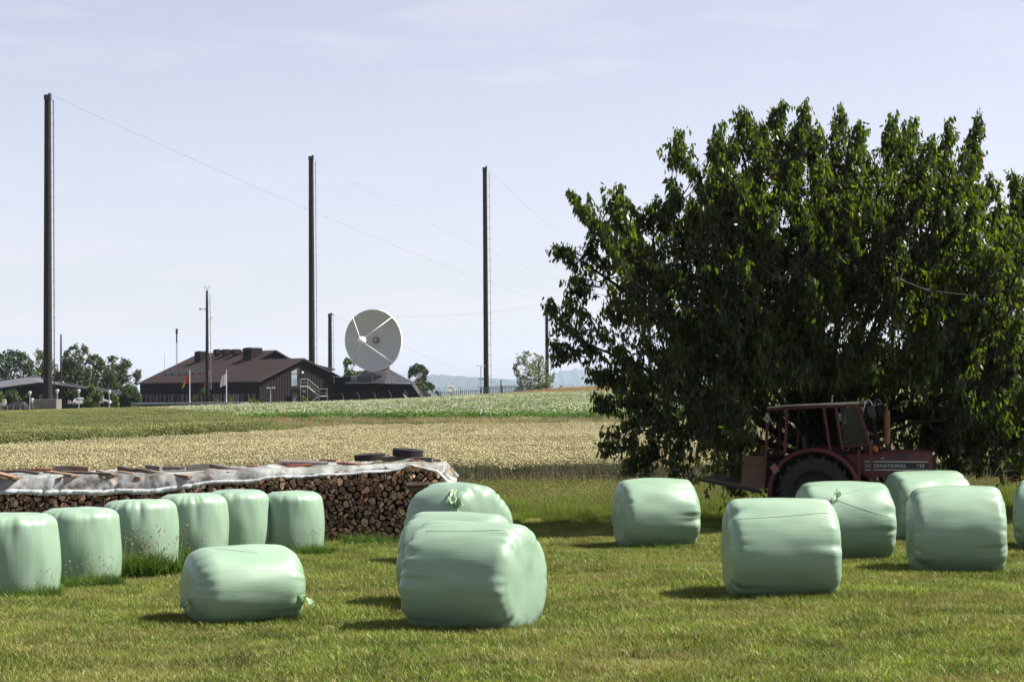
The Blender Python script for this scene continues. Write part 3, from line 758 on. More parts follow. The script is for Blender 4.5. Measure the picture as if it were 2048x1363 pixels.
while z < 1.5:
    x = XL + (stp / 2 if r_ % 2 else 0)
    while x < XR:
        sx = x + wr.uniform(-.055, .055); sz = z + wr.uniform(-.05, .05)
        if sz < pile_top(sx) - .02: sites.append((sx, sz))
        x += stp
    z += stp * .87; r_ += 1
pieces = []
for i, (sx, sz) in enumerate(sites):
    poly = [(sx - .25, max(-.04, sz - .25)), (sx + .25, max(-.04, sz - .25)), (sx + .25, sz + .25), (sx - .25, sz + .25)]
    tp = pile_top(sx); poly = clip(poly, sx, tp + .01, 0, 1)
    for k, (ox, oz) in enumerate(sites):
        if k != i and abs(ox - sx) < .36 and abs(oz - sz) < .36 and poly:
            poly = clip(poly, (sx + ox) / 2, (sz + oz) / 2, ox - sx, oz - sz)
    if len(poly) < 3: continue
    subs = [poly]
    nc = wr.choice([0, 1, 1, 2, 2])
    for _ in range(nc):
        a = wr.uniform(0, math.pi); cx = sx + wr.uniform(-.03, .03); cz = sz + wr.uniform(-.03, .03); new = []
        for q in subs:
            if area(q) < .0045: new.append(q); continue
            for sgn in (1, -1):
                w = clip(q, cx, cz, sgn * math.cos(a), sgn * math.sin(a))
                if len(w) >= 3: new.append(w)
        subs = new
    for q in subs:
        if area(q) < .0012: continue
        cx = sum(p[0] for p in q) / len(q); cz = sum(p[1] for p in q) / len(q)
        k = wr.uniform(.64, .91); ang = wr.uniform(-.35, .35)
        qq = []
        for (x, z) in q:
            dx, dz = (x - cx) * k, (z - cz) * k
            qq.append((cx + dx * math.cos(ang) - dz * math.sin(ang), cz + dx * math.sin(ang) + dz * math.cos(ang)))
        pieces.append((qq, cx, cz, area(qq)))
def log_shape(mb, q, cx, cz):
    y = Y0 + (.07 if cz > hem_z(cx) - .06 else 0) + wr.choice([wr.uniform(-.07, .06), wr.uniform(-.13, .12)]); tx, tz = wr.uniform(-.5, .5), wr.uniform(-.5, .5)
    g = wr.choice([(.36, .235, .15), (.29, .185, .12), (.44, .31, .21), (.21, .14, .095), (.34, .19, .11)]); f = wr.uniform(.75, 1.4); g = tuple(c * f for c in g)
    dk = wr.choice([(.10, .065, .04), (.20, .13, .075), (.07, .05, .035)])
    fr = [Vector((x, y + (x - cx) * tx + (z - cz) * tz, z + PO[2])) for x, z in q]
    bk = [Vector((cx + (x - cx) * 1.0, y + .36, z + PO[2])) for x, z in q]; n = len(q)
    mb.add(fr, [tuple(range(n))], 0, g)
    mb.add(fr + bk, [(i, (i + 1) % n, n + (i + 1) % n, n + i) for i in range(n)], 0, dk)
def visible(p):
    q, cx, cz, a = p; px = 1024 + cx / Y0 * FPX
    if cz > hem_z(cx) + .03: return 0
    if 630 < px < 850: return a * 2
    if -5 < px <= 630 and cz > .70: return a * (1.5 if cz > .8 else 1)
    return 0
order = sorted(pieces, key=visible, reverse=True)
for p in order[:300]:
    mb = MB(); log_shape(mb, p[0], p[1], p[2]); mb.build('log', M_WOOD, pile, PO)
mb = MB()
for p in order[300:]: log_shape(mb, p[0], p[1], p[2])
tag(mb.build('stacked_logs', M_WOOD, pile, PO), kind='stuff')
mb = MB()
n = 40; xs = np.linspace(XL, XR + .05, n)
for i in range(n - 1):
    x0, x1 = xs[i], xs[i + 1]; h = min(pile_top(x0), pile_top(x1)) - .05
    mb.box(((x0 + x1) / 2, Y0 + .74, PO[2] + h / 2), (x1 - x0, .96, h), col=(.05, .035, .022))  # dark filler boxes, their colour stands in for shade in gaps between logs
tag(mb.build('gap_shade_core', M_WOOD, pile, PO), kind='stuff')
# crosswise logs that close the right end
for k, (zz, yy, ll, r) in enumerate(((1.06, -.04, .78, .050), (.98, -.05, .72, .043), (.88, .0, .70, .05), (.70, .02, .6, .055), (.5, .0, .6, .05), (.3, .02, .6, .055))):
    mb = MB(); c = (.085, .06, .042)
    mb.tube([(XR - ll + .12, Y0 + yy - .07, PO[2] + zz), (XR - ll * .4, Y0 + yy - .08, PO[2] + zz + .012), (XR + .14, Y0 + yy - .07, PO[2] + zz - .01)], [r, r * .95, r * .8], 7, col=c)
    mb.build('log', M_WOOD, pile, PO)

# clear tarpaulin with a white hem
def tarp_material():
    m = bpy.data.materials.new('clear_tarpaulin'); m.use_nodes = True; N = m.node_tree.nodes; K = m.node_tree.links.new; p = N['Principled BSDF']
    p.inputs['Base Color'].default_value = (.64, .68, .68, 1); p.inputs['Roughness'].default_value = .14; p.inputs['Specular IOR Level'].default_value = .6
    g = N.new('ShaderNodeNewGeometry'); nz = N.new('ShaderNodeTexNoise'); nz.inputs['Scale'].default_value = 4.5; nz.inputs['Detail'].default_value = 2; K(g.outputs['Position'], nz.inputs['Vector'])
    b = N.new('ShaderNodeBump'); b.inputs['Strength'].default_value = .45; b.inputs['Distance'].default_value = .05; K(nz.outputs[0], b.inputs['Height']); K(b.outputs[0], p.inputs['Normal'])
    n2 = N.new('ShaderNodeTexNoise'); n2.inputs['Scale'].default_value = 2.0; n2.inputs['Detail'].default_value = 2; K(g.outputs['Position'], n2.inputs['Vector'])
    mr = N.new('ShaderNodeMapRange'); mr.inputs[1].default_value = .38; mr.inputs[2].default_value = .66; mr.inputs[3].default_value = .28; mr.inputs[4].default_value = .78; K(n2.outputs[0], mr.inputs[0])
    tl = N.new('ShaderNodeBsdfTranslucent'); tl.inputs['Color'].default_value = (.85, .88, .88, 1)
    m1 = N.new('ShaderNodeMixShader'); m1.inputs[0].default_value = .4; K(p.outputs[0], m1.inputs[1]); K(tl.outputs[0], m1.inputs[2])
    tp = N.new('ShaderNodeBsdfTransparent'); tp.inputs['Color'].default_value = (.93, .96, .95, 1)
    ms = N.new('ShaderNodeMixShader'); K(mr.outputs[0], ms.inputs[0]); K(m1.outputs[0], ms.inputs[1]); K(tp.outputs[0], ms.inputs[2]); K(ms.outputs[0], N['Material Output'].inputs['Surface'])
    return m
M_TARP = tarp_material(); M_HEM = mat('white_hem', (.66, .70, .70), (.52, .57, .57), rough=.4, scale=9, bump=.3)
_n = M_HEM.node_tree.nodes; _t = _n.new('ShaderNodeBsdfTranslucent'); _t.inputs[0].default_value = (.78, .82, .82, 1); _x = _n.new('ShaderNodeMixShader'); _x.inputs[0].default_value = .5
M_HEM.node_tree.links.new(_n['Principled BSDF'].outputs[0], _x.inputs[1]); M_HEM.node_tree.links.new(_t.outputs[0], _x.inputs[2]); M_HEM.node_tree.links.new(_x.outputs[0], _n['Material Output'].inputs['Surface'])
M_EYE = plain('dark_eyelet', (.04, .045, .05), .4, .6)
tarp = empty('tarpaulin', (-5.6, Y0 + .5, PO[2] + 1.25)); tag(tarp, 'clear plastic tarpaulin with a white eyelet hem draped over the firewood', 'tarpaulin'); TO = tuple(tarp.location)
nx = 460; xs = np.linspace(XL, XR + .22, nx)
def nz3(x, y, s, o): return mnoise.noise(Vector((x * s, y * s, o)))
def tarp_pt(x, s):
    """s: 0 hem bottom edge .. 1 front lip .. 2 back edge"""
    zh = hem_z(x) + .012 * math.sin(x * 7); tp = pile_top(min(x, XR)) + .05
    ex = max(0, x - XR)
    gather = .05 * nz3(x, 0, 2.6, 4.1) + .028 * nz3(x, 0, 7, 8.2)
    if s <= 1:
        z = zh + (tp - zh) * s
        y = Y0 - .11 + .16 * s * s + gather * (1 - .5 * s) * .9 + .05 * (abs(nz3(x * 2 + s * 1.5, s * 2, 2, 1)) - .2) + .03 * abs(nz3(x * 4 - s * 2, s * 3, 2, 11))
        z += .015 * nz3(x * 2, s * 4, 2, 6)
    else:
        f = s - 1
        y = Y0 + .05 + 1.1 * f + gather * .5 * (1 - f) + .05 * (abs(nz3(x * 2 + 1.5, 2, 2, 1)) - .2) * max(0, 1 - 3 * f)
        z = tp + .06 * nz3(x, f * 1.2, 1.7, 3) * min(1, f * 4) + .05 * abs(nz3(x * 2.3, f * 2.5, 2, 7)) * min(1, f * 4) + .015 * math.sin(f * math.pi)
    z -= ex * 1.2 * (1.0 if s > .5 else .2)
    return Vector((x, y, z + PO[2]))
svals = [0.24, .36, .5, .64, .78, .9, 1.0, 1.08, 1.2, 1.35, 1.5, 1.7, 1.85, 2.0]
mb = MB(); vs = [tarp_pt(x, s) for x in xs for s in svals]; ns = len(svals)
mb.add(vs, [(i * ns + j, i * ns + j + 1, (i + 1) * ns + j + 1, (i + 1) * ns + j) for i in range(nx - 1) for j in range(ns - 1)])
mb.build('sheet', M_TARP, tarp, TO, smooth=True)
mb = MB(); hv = []
for x in xs:
    a = tarp_pt(x, .0); b = tarp_pt(x, .24); hgt = .095
    b = Vector((b.x, b.y - .004, min(b.z, a.z + hgt))) if (b.z - a.z) > hgt else b
    hv += [a + Vector((0, -.006, 0)), (a + b) / 2 + Vector((0, -.014, 0)), b + Vector((0, -.006, .01))]
mb.add(hv, [(i * 3 + j, i * 3 + j + 1, i * 3 + 4 + j, i * 3 + 3 + j) for i in range(nx - 1) for j in range(2)])
hem = mb.build('hem', M_HEM, tarp, TO, smooth=True)
sd = hem.modifiers.new('thickness', 'SOLIDIFY'); sd.thickness = .004
# tie-down gap between the hem and the sheet is closed by the sheet's lower edge
mb = MB(); vs = [tarp_pt(x, s) for x in xs for s in (.1, .17, .24)]
mb.add(vs, [(i * 3 + j, i * 3 + j + 1, i * 3 + 4 + j, i * 3 + 3 + j) for i in range(nx - 1) for j in range(2)])
mb.build('sheet_edge', M_TARP, tarp, TO, smooth=True)
ey = MB(); ey.lathe([(.0005, -.004), (.007, -.004), (.007, .004)], 8, axis='Y'); eme = ey.mesh('eyelet', M_EYE)
x = XL + 1.1
while x < -2.6:
    p = (hv[int((x - XL) / (XR + .22 - XL) * (nx - 1)) * 3 + 1]); o = link_mesh('eyelet', eme, hem, (p.x - TO[0], p.y - .012 - TO[1], p.z - TO[2])); x += .085 * wr.choice([1, 1, 1.6, 2.3])

# red twine hanging down the front
mb = MB(); xt = XD(724, Y0); zt_ = PO[2]
mb.tube([(xt, Y0 - .14, zt_ + 1.27), (xt + .005, Y0 - .13, zt_ + 1.05), (xt + .012, Y0 - .12, zt_ + .85), (xt + .0, Y0 - .13, zt_ + .83)], .006, 5); mb.box((xt + .02, Y0 - .13, zt_ + .83), (.10, .02, .02))
tag(mb.build('twine', mat('red_twine', (.36, .06, .035)), None), 'red twine hanging from the tarpaulin over the bare firewood', 'twine')

# ---- loose things that weigh the tarpaulin down
M_GREYW = mat('weathered_timber', (.20, .175, .155), (.10, .085, .075), rough=.85, scale=7, bump=.6, bscale=25, stretch=(1, 1, 6))
M_BRNW = mat('brown_plank', (.24, .155, .10), (.12, .08, .055), rough=.85, scale=8, bump=.6, bscale=28)
M_DRKW = mat('dark_timber', (.095, .075, .065), (.05, .04, .036), rough=.85, scale=8, bump=.6, bscale=28)
M_TILE = mat('red_roof_tile', (.27, .085, .055), (.15, .055, .04), rough=.8, scale=10, bump=.3)
M_PIPE = mat('grey_clay_pipe', (.17, .165, .165), (.10, .095, .095), rough=.7, scale=9)
M_RUB = mat('tyre_rubber', (.028, .025, .026), (.016, .015, .016), rough=.75, scale=14, bump=.2, spec=.3)
def top_obj(name, a, b, w, h, m, label, cat, da=.35, db=.35, kind='board', grp=None):
    """a, b: picture positions of the two ends of its axis; da/db depth behind the front face"""
    A = P(a[0], a[1], Y0 + da); B = P(b[0], b[1], Y0 + db); mid = (A + B) / 2; base = mid - Vector((0, 0, h / 2)); mb = MB()
    if kind == 'board': h *= 1.5; mb.bar(A, B, w, h)
    elif kind == 'pole':
        n_ = 7; pts = [A.lerp(B, i / n_) + Vector((0, 0, .012 * math.sin(i * 1.7))) for i in range(n_ + 1)]
        mb.tube(pts, [w / 2 * (1.08 - .16 * i / n_) for i in range(n_ + 1)], 9)
    elif kind == 'pipe':
        mb.tube([A, B], w / 2, 14, cap=False); d = (B - A).normalized(); mb.tube([B - d * .35, B - d * .001], w / 2 * .78, 14, cap=False)
        d = (B - A).normalized(); s_ = d.cross(Vector((0, 0, 1))).normalized(); t_ = s_.cross(d)
        for (Q) in (A, B):
            vs_ = []; n_ = 14
            for rr_ in (w / 2, w / 2 * .78):
                for k in range(n_): vs_.append(Q + (s_ * math.cos(k * 6.2832 / n_) + t_ * math.sin(k * 6.2832 / n_)) * rr_)
            mb.add(vs_, [(k, (k + 1) % n_, n_ + (k + 1) % n_, n_ + k) for k in range(n_)])
    elif kind == 'tile':          # interlocking roof tile with ribs
        mb.bar(A, B, w, .016); s_ = (B - A).normalized().cross(Vector((0, 0, 1))).normalized()
        for k in (-.45, -.15, .15, .45): mb.bar(A + s_ * w * k + Vector((0, 0, .016)), B + s_ * w * k + Vector((0, 0, .016)), .022, .022)
    o = mb.build(name, m, None, tuple(base), bevel=.006 if kind == 'board' else 0, smooth=kind in ('pole', 'pipe')); o.location = base
    tag(o, label, cat, grp); return o
top_obj('plank', (-40, 938), (34, 955), .24, .03, M_BRNW, 'broad brown plank slanting over the tarpaulin edge at the left picture edge', 'plank', .15, -.08)
top_obj('pole', (-30, 939.5), (78, 944), .06, .06, M_DRKW, 'dark round pole on the tarpaulin nearest the left picture edge', 'pole', .5, .2, 'pole')
top_obj('roof_tile', (58, 940), (105, 939.5), .24, .02, M_TILE, 'red roof tile on the tarpaulin right of the dark pole', 'roof tile', .55, .55, 'tile', 'roof tiles on the tarpaulin')
top_obj('timber_beam', (109, 937), (136, 936.5), .09, .075, M_GREYW, 'short dark grey beam, left of the two on end beside the lettered board', 'beam', .6, .62)
top_obj('timber_beam', (137, 936), (179, 938.5), .09, .07, M_BRNW, 'short greyish brown beam lying right against the short dark grey one', 'beam', .62, .48)
top_obj('plank', (92, 942), (149, 950.5), .14, .028, M_BRNW, 'thin brown plank pointing right over the tarpaulin edge below the short beams', 'plank', .5, -.02)
top_obj('plank', (122, 943), (226, 947.5), .17, .03, M_DRKW, 'long dark plank casting a broad shadow on the tarpaulin', 'plank', .4, .05)
top_obj('plank', (196, 940.5), (230, 949), .10, .022, M_BRNW, 'short split plank crossing the right tip of the long dark plank', 'plank', .5, .0)
top_obj('pole', (237, 936.5), (304, 942), .085, .085, M_DRKW, 'dark knobbly branch lying between the long dark plank and the grey beams', 'branch', .5, .25, 'pole')
top_obj('plank', (238, 942.5), (270, 947), .12, .022, M_BRNW, 'small brown plank under the knobbly branch', 'plank', .4, .1)
top_obj('timber_beam', (293, 934.5), (322, 937.5), .10, .075, M_GREYW, 'grey beam with a pale sawn end left of centre on the tarpaulin', 'beam', .62, .5)
top_obj('timber_beam', (325, 936.5), (372, 938), .10, .06, M_GREYW, 'thin grey beam between the pale-ended beam and the thick square beam', 'beam', .7, .6)
top_obj('plank', (300, 943), (381, 953), .15, .035, M_BRNW, 'brown plank jutting over the tarpaulin edge below the grey beams', 'plank', .35, -.05)
top_obj('plank', (330, 946), (392, 946.5), .12, .022, M_BRNW, 'thin reddish plank under the thick square beam', 'plank', .3, .2)
top_obj('timber_beam', (372, 936), (418, 932.5), .11, .085, M_GREYW, 'thick square grey beam, highest of the timbers on the tarpaulin', 'beam', .42, .5)
top_obj('plank', (416, 940), (466, 945), .24, .035, M_BRNW, 'broad brown board beside the thick square beam', 'board', .35, .12)
top_obj('pole', (416, 931), (532, 945.5), .085, .085, M_GREYW, 'long round grey pole slanting across the middle of the tarpaulin', 'pole', .7, .1, 'pole')
top_obj('plank', (482, 945.5), (512, 949), .10, .02, M_DRKW, 'small dark board below the end of the long grey pole', 'board', .3, .05)
top_obj('roof_tile', (493, 933.5), (533, 933), .16, .02, M_TILE, 'narrow red roof tile just behind the end of the long grey pole', 'roof tile', .8, .8, 'tile', 'roof tiles on the tarpaulin')
top_obj('roof_tile', (545, 927.5), (606, 931), .22, .02, M_TILE, 'red roof tile in front of the grey pipe, upper of the overlapping pair', 'roof tile', .75, .55, 'tile', 'roof tiles on the tarpaulin')
top_obj('roof_tile', (576, 932.5), (623, 929), .20, .02, M_TILE, 'red roof tile, lower of the overlapping pair by the grey pipe', 'roof tile', .42, .55, 'tile', 'roof tiles on the tarpaulin')
top_obj('roof_tile', (540, 937.5), (587, 944), .14, .018, M_TILE, 'red roof tile lying alone close to the white hem', 'roof tile', .4, .12, 'tile', 'roof tiles on the tarpaulin')
top_obj('clay_pipe', (562, 925.5), (655, 928), .12, .12, M_PIPE, 'grey pipe with an open end on the right half of the tarpaulin', 'pipe', .75, .6, 'pipe')
top_obj('roof_tile', (640, 920.5), (674, 922), .16, .018, M_TILE, 'red roof tile lying behind the open end of the grey pipe', 'roof tile', .95, .9, 'tile', 'roof tiles on the tarpaulin')
top_obj('roof_tile', (678, 926), (726, 931), .18, .02, M_TILE, 'red roof tile lying in front of the flat tyre', 'roof tile', .45, .25, 'tile', 'roof tiles on the tarpaulin')
top_obj('plank', (766, 916.5), (866, 918.5), .26, .055, M_DRKW, 'thick dark board under the upper tyre at the stack end', 'board', .6, .5)
top_obj('plank', (846, 917), (884, 920), .16, .03, M_BRNW, 'thin board sticking out beyond the thick dark board at the stack end', 'board', .75, .65)
top_obj('roof_tile', (819, 921), (838, 922), .10, .018, M_TILE, 'broken piece of red roof tile before the thick dark board', 'tile piece', .2, .2, 'tile')
def tyre(px, py, D, R_, W_, tilt, label, name='tyre'):
    c = P(px, py, D); o = empty(name, c - Vector((0, 0, W_ / 2)))
    prof = [(R_ * .60, -W_ * .36), (R_ * .62, -W_ * .46), (R_ * .78, -W_ * .5), (R_ * .94, -W_ * .44), (R_ * .985, -W_ * .34), (R_, 0), (R_ * .985, W_ * .34), (R_ * .94, W_ * .44), (R_ * .78, W_ * .5), (R_ * .62, W_ * .46), (R_ * .60, W_ * .36), (R_ * .66, W_ * .3), (R_ * .74, 0), (R_ * .66, -W_ * .3), (R_ * .60, -W_ * .36)]
    mb = MB(); mb.lathe(prof, 40, origin=(0, 0, W_ / 2)); mb.build('carcass', M_RUB, o, smooth=True)
    mb = MB(); nb = 44
    for row, z0 in enumerate((-.33, -.11, .11, .33)):
        for k in range(nb):
            a = (k + .5 * (row % 2)) * 2 * math.pi / nb; rr_ = R_ * (1.0 if abs(z0) < .2 else .985)
            Rm = Matrix.Rotation(a, 3, 'Z') @ Matrix.Rotation(.35 * (1 if row % 2 else -1), 3, 'X')
            mb.box((math.cos(a) * rr_, math.sin(a) * rr_, W_ / 2 + z0 * W_), (.016, .030, W_ * .17), Rm)
    mb.build('tread', M_RUB, o); o.rotation_euler = tilt; tag(o, label, 'tyre', 'old tyres on the firewood stack')
tyre(740, 913.5, Y0 + .75, .275, .125, (0, rad(-3), 0), 'lower old tyre lying flat on the tarpaulin, left of the two')
tyre(815, 905, Y0 + .68, .27, .155, (rad(3), rad(4), .4), 'upper old tyre with visible tread lying on the thick dark board')
# ------------------------------------------------------------------ cherry tree
M_BARK = mat('cherry_bark', (.04, .03, .026), (.022, .018, .016), rough=.9, scale=14, bump=.7, bscale=40, stretch=(1, 1, .4))
M_LEAF = veg_mat('cherry_leaves', trans=.42, rough=.40, wscale=.5, wlo=.8, whi=1.2, tint=(7.2, 7.2, 1.3), gloss=.45, irand=0)
TD = 35.9
OUT = [(1196, 800), (1212, 752), (1150, 735), (1108, 690), (1098, 640), (1108, 592), (1160, 585), (1150, 545), (1120, 500), (1130, 470), (1190, 470), (1145, 390), (1165, 380), (1200, 425), (1240, 370), (1262, 395), (1300, 402), (1330, 400), (1330, 345), (1352, 280), (1400, 270), (1440, 250), (1488, 215), (1515, 255), (1540, 235), (1560, 196), (1580, 240), (1608, 203), (1620, 260), (1650, 268), (1684, 212), (1700, 262), (1745, 262), (1775, 240), (1800, 228), (1835, 240), (1870, 258), (1905, 250), (1920, 280), (1958, 234), (1968, 320), (1985, 365), (2010, 400), (2080, 420), (2130, 520), (2160, 640), (2150, 780), (2130, 880), (2040, 925), (1980, 930), (1900, 935), (1830, 930), (1740, 950), (1640, 960), (1560, 965), (1500, 985), (1440, 1010), (1400, 1020), (1385, 985), (1330, 930), (1270, 930), (1215, 880), (1245, 860), (1200, 835)]
OUT = [(a + (1640 - a) * .025, b + (16 if b < 345 else 8 if b < 460 else 0)) for a, b in OUT]
OUTW = np.array([(P(a, b, TD).x, P(a, b, TD).z) for a, b in OUT])
def seg_dist(px, pz, poly):
    d = np.full(px.shape, 1e9); n = len(poly)
    for i in range(n):
        a = poly[i]; b = poly[(i + 1) % n]; ab = b - a; t = np.clip(((px - a[0]) * ab[0] + (pz - a[1]) * ab[1]) / (ab @ ab), 0, 1)
        d = np.minimum(d, np.hypot(px - a[0] - t * ab[0], pz - a[1] - t * ab[1]))
    return d
def shoots_leaves(pts, dirs, lens, rs, nl, leaf, colset, droop=1.0, wid=.42):
    """pts,dirs,lens: shoot roots; nl leaves hang from each shoot. returns leaf arrays and shoot axes"""
    n = len(pts); k = nl
    f = (np.arange(k)[None, :] + rs.uniform(0, 1, (n, k))) / k
    d = dirs / np.linalg.norm(dirs, axis=1)[:, None]
    base = pts[:, None, :] + d[:, None, :] * (lens[:, None] * f)[:, :, None]
    base[:, :, 2] -= .16 * (lens[:, None] * f) ** 2 * 1.2
    base += rs.normal(0, .028, base.shape)
    base = base.reshape(-1, 3); m = len(base)
    az = rs.uniform(0, 2 * math.pi, m); out = np.stack([np.cos(az), np.sin(az), np.zeros(m)], 1)
    dn = rs.normal(-.95, .45, m) * droop
    ld = out * rs.uniform(.1, .6, m)[:, None] + np.stack([np.zeros(m), np.zeros(m), dn], 1); ld /= np.linalg.norm(ld, axis=1)[:, None]
    sw = np.cross(ld, np.stack([rs.normal(0, 1, m), rs.normal(0, 1, m), rs.normal(0, .35, m)], 1)); sw /= np.linalg.norm(sw, axis=1)[:, None]
    nn = np.cross(ld, sw); nn[nn[:, 2] < 0] *= -1
    Ls = leaf * rs.uniform(.55, 1.25, m)[:, None]; W = Ls * wid * .5
    st = base + out * .02 - np.array([0, 0, .015])
    V = np.zeros((m, 6, 3)); V[:, 0] = st
    V[:, 1] = st + ld * Ls * .35 + sw * W - nn * W * .35; V[:, 2] = st + ld * Ls * .35 - sw * W - nn * W * .35
    V[:, 3] = st + ld * Ls * .70 + sw * W * .75 - nn * W * .6; V[:, 4] = st + ld * Ls * .70 - sw * W * .75 - nn * W * .6
    V[:, 5] = st + ld * Ls - nn * Ls * .16
    I = np.arange(m)[:, None] * 6
    T = np.concatenate([I + [0, 2, 1], I + [1, 2, 4], I + [1, 4, 3], I + [3, 4, 5]])
    C = np.repeat(pick(rs, m, *colset)[:, None], 6, 1).reshape(-1, 3)
    return V.reshape(-1, 3), T, C
def cherry(root_xy, outline, TDc, depth, nshoot, seed, label, limbs, tips=(), name='cherry_tree'):
    rs = np.random.default_rng(seed)
    root = empty(name, (root_xy[0], root_xy[1], z1(*root_xy))); tag(root, label, 'tree'); O = np.array(root.location)
    lo = outline.min(0); hi = outline.max(0); po = [tuple(o) for o in outline]; cen = np.array([root_xy[0], TDc, 1.6])
    def sample(n, shell):
        out = []; c = 0
        while c < n:
            px = rs.uniform(lo[0], hi[0], 3000); pz = rs.uniform(lo[1], hi[1], 3000); k = inpoly(px, pz, po); px, pz = px[k], pz[k]
            de = seg_dist(px, pz, outline); dm = depth * np.clip((de + .1) / 1.4, 0, 1) ** .55
            y = np.where(rs.uniform(0, 1, px.size) < .8, np.sign(rs.uniform(-1, 1, px.size)) * rs.uniform(.72, 1, px.size), rs.uniform(-.7, .7, px.size)) * dm if shell else rs.uniform(-.75, .75, px.size) * dm
            cl = np.array([mnoise.noise(Vector((a_ * .8, b_ * .8, c_ * .8 + seed))) for a_, b_, c_ in zip(px, y, pz)])
            thr = np.interp(px, THX, THV) if seed == 77 else -.2
            k = (cl > thr) if shell else ((de > .75) & (cl > thr - .15))
            if shell: k &= rs.uniform(0, 1, px.size) < (np.interp(px, THX, [.85, 1, 1, 1]) if seed == 77 else 1)
            out.append(np.stack([px, TDc + y, pz], 1)[k]); c += k.sum()
        return np.concatenate(out)[:n]
    def blocked(q):          # room kept free for the tractor and its rear platform
        if seed != 77: return np.zeros(len(q), bool)
        return ((q[:, 0] > TRX[0]) & (q[:, 0] < TRX[1]) & (q[:, 1] < 37.0) & (q[:, 2] < 2.75)) | ((q[:, 0] > XD(1390, TD)) & (q[:, 0] <= TRX[0]) & (q[:, 1] < 37.3) & (q[:, 2] < 1.75))
    # boughs: each carries a plume of leafy shoots
    tp_ = sample(int(nshoot / 15), True); arms = []
    for q in tp_:
        d = q - cen; d /= np.linalg.norm(d); d = d * .75 + rs.normal(0, .28, 3) + np.array([0, 0, .42 if q[2] > 2.4 else -.15]); d /= np.linalg.norm(d)
        l = rs.uniform(.75, 1.5); arms.append((q - d * l, q))
    for a_, b_, c_, d_, dy in tips: arms.append((np.array(P(a_, b_, TDc + dy)), np.array(P(c_, d_, TDc + dy)))); arms.append((np.array(P(a_ + 9, b_ + 14, TDc + dy + .15)), np.array(P(c_ + rs.uniform(-9, 9), d_ + rs.uniform(10, 26), TDc + dy + .12))))
    pts, dirs, lens = [], [], []
    for A, B in arms:
        v = B - A; L_ = np.linalg.norm(v); v = v / L_; ns_ = int(5 + L_ * 8)
        for k in range(ns_):
            f = (k + rs.uniform(.2, .8)) / ns_; pts.append(A + v * L_ * f * .86 + rs.normal(0, .11 * (1 - .6 * f), 3)); dirs.append(v * .75 + rs.normal(0, .42, 3) * (1 - .5 * f) + np.array([0, 0, .2])); lens.append(rs.uniform(.22, .5) * (1.1 - .5 * f))
        pts.append(A + v * L_ * .7); dirs.append(v + rs.normal(0, .08, 3)); lens.append(L_ * .32)
    pts = np.array(pts); dirs = np.array(dirs); lens = np.array(lens)
    fill = sample(int(nshoot * .30), False); pts = np.concatenate([pts, fill]); dirs = np.concatenate([dirs, rs.normal(0, .6, (len(fill), 3)) + [0, 0, .3]]); lens = np.concatenate([lens, rs.uniform(.4, .9, len(fill))])
    if seed == 77:
        ne = 800; pts = np.concatenate([pts, np.stack([rs.uniform(TRX[0] - .6, TRX[1] + .6, ne), rs.uniform(37.1, 38.6, ne), rs.uniform(.9, 3.6, ne)], 1)]); dirs = np.concatenate([dirs, rs.normal(0, .6, (ne, 3)) + [0, 0, -.2]]); lens = np.concatenate([lens, rs.uniform(.4, .9, ne)])
    k = ~blocked(pts) & (pts[:, 2] > .25); pts, dirs, lens = pts[k], dirs[k], lens[k]
    cols = ([(.017, .027, .006), (.023, .034, .0075), (.010, .018, .0045), (.034, .043, .010), (.08, .03, .01)], [4, 3, 3, 1, .012])
    V, T, C = shoots_leaves(pts, dirs, lens, rs, 21, .122, cols, wid=.37)
    tag(link_mesh('crown', np_mesh('crown', V - O, tris=T, col=C, mats=[M_LEAF]), root), kind='stuff')
    # trunk, limbs and the twigs that carry the shoots
    mb = MB(); b0 = Vector(O)
    fork = b0 + Vector((.1, 0, 1.25))
    mb.tube([b0 - Vector((0, 0, .1)), b0 + Vector((.03, 0, .5)), b0 + Vector((.06, .02, .9)), fork], [.24, .19, .175, .17], 12)
    mb.build('trunk', M_BARK, root, tuple(O), smooth=True)
    ends = []
    for (px, py, dy, r) in limbs:
        e = P(px, py, TDc + dy); mid = fork.lerp(e, .5) + Vector((0, 0, .35 - .1 * (e.z < 2)))
        pl = []
        for i in range(11):
            t = i / 10; p = fork * (1 - t) ** 2 + mid * 2 * t * (1 - t) + e * t * t
            p += Vector((mnoise.noise(p * .8), mnoise.noise(p * .8 + Vector((7, 0, 0))), mnoise.noise(p * .8 + Vector((0, 9, 0))))) * .22 * math.sin(t * 3.14)
            pl.append(p)
        mb = MB(); mb.tube(pl, [r * (1 - .8 * i / 10) for i in range(11)], 8); mb.build('limb', M_BARK, root, tuple(O), smooth=True); ends.append(pl)
    # side branches: from the closest limb point to groups of shoots
    allp = np.array([p for pl in ends for p in pl]); mb = MB()
    for A, B in arms:
        if blocked(np.array([A, B, (A + B) / 2])).any() or min(A[2], B[2]) < .4: continue
        mb.tube([A, A * .5 + B * .5 + rs.normal(0, .03, 3), B], [.014, .010, .004], 4, cap=False)
        q = A; j = np.argmin(np.linalg.norm(allp - q, axis=1)); a = Vector(allp[j]); b = Vector(q); l = (b - a).length
        if l < .3 or l > 2.6: continue
        m_ = (a + b) / 2 + Vector((0, 0, -.12 * l)); mb.tube([a, a.lerp(m_, .6), m_.lerp(b, .5), b], [.022, .016, .011, .006], 5, cap=False)
    tag(mb.build('branches', M_BARK, root, tuple(O), smooth=True), kind='stuff')
    # twigs
    n = len(pts); d = dirs / np.linalg.norm(dirs, axis=1)[:, None]; s = np.cross(d, [0.2, .9, .3]); s /= np.linalg.norm(s, axis=1)[:, None]
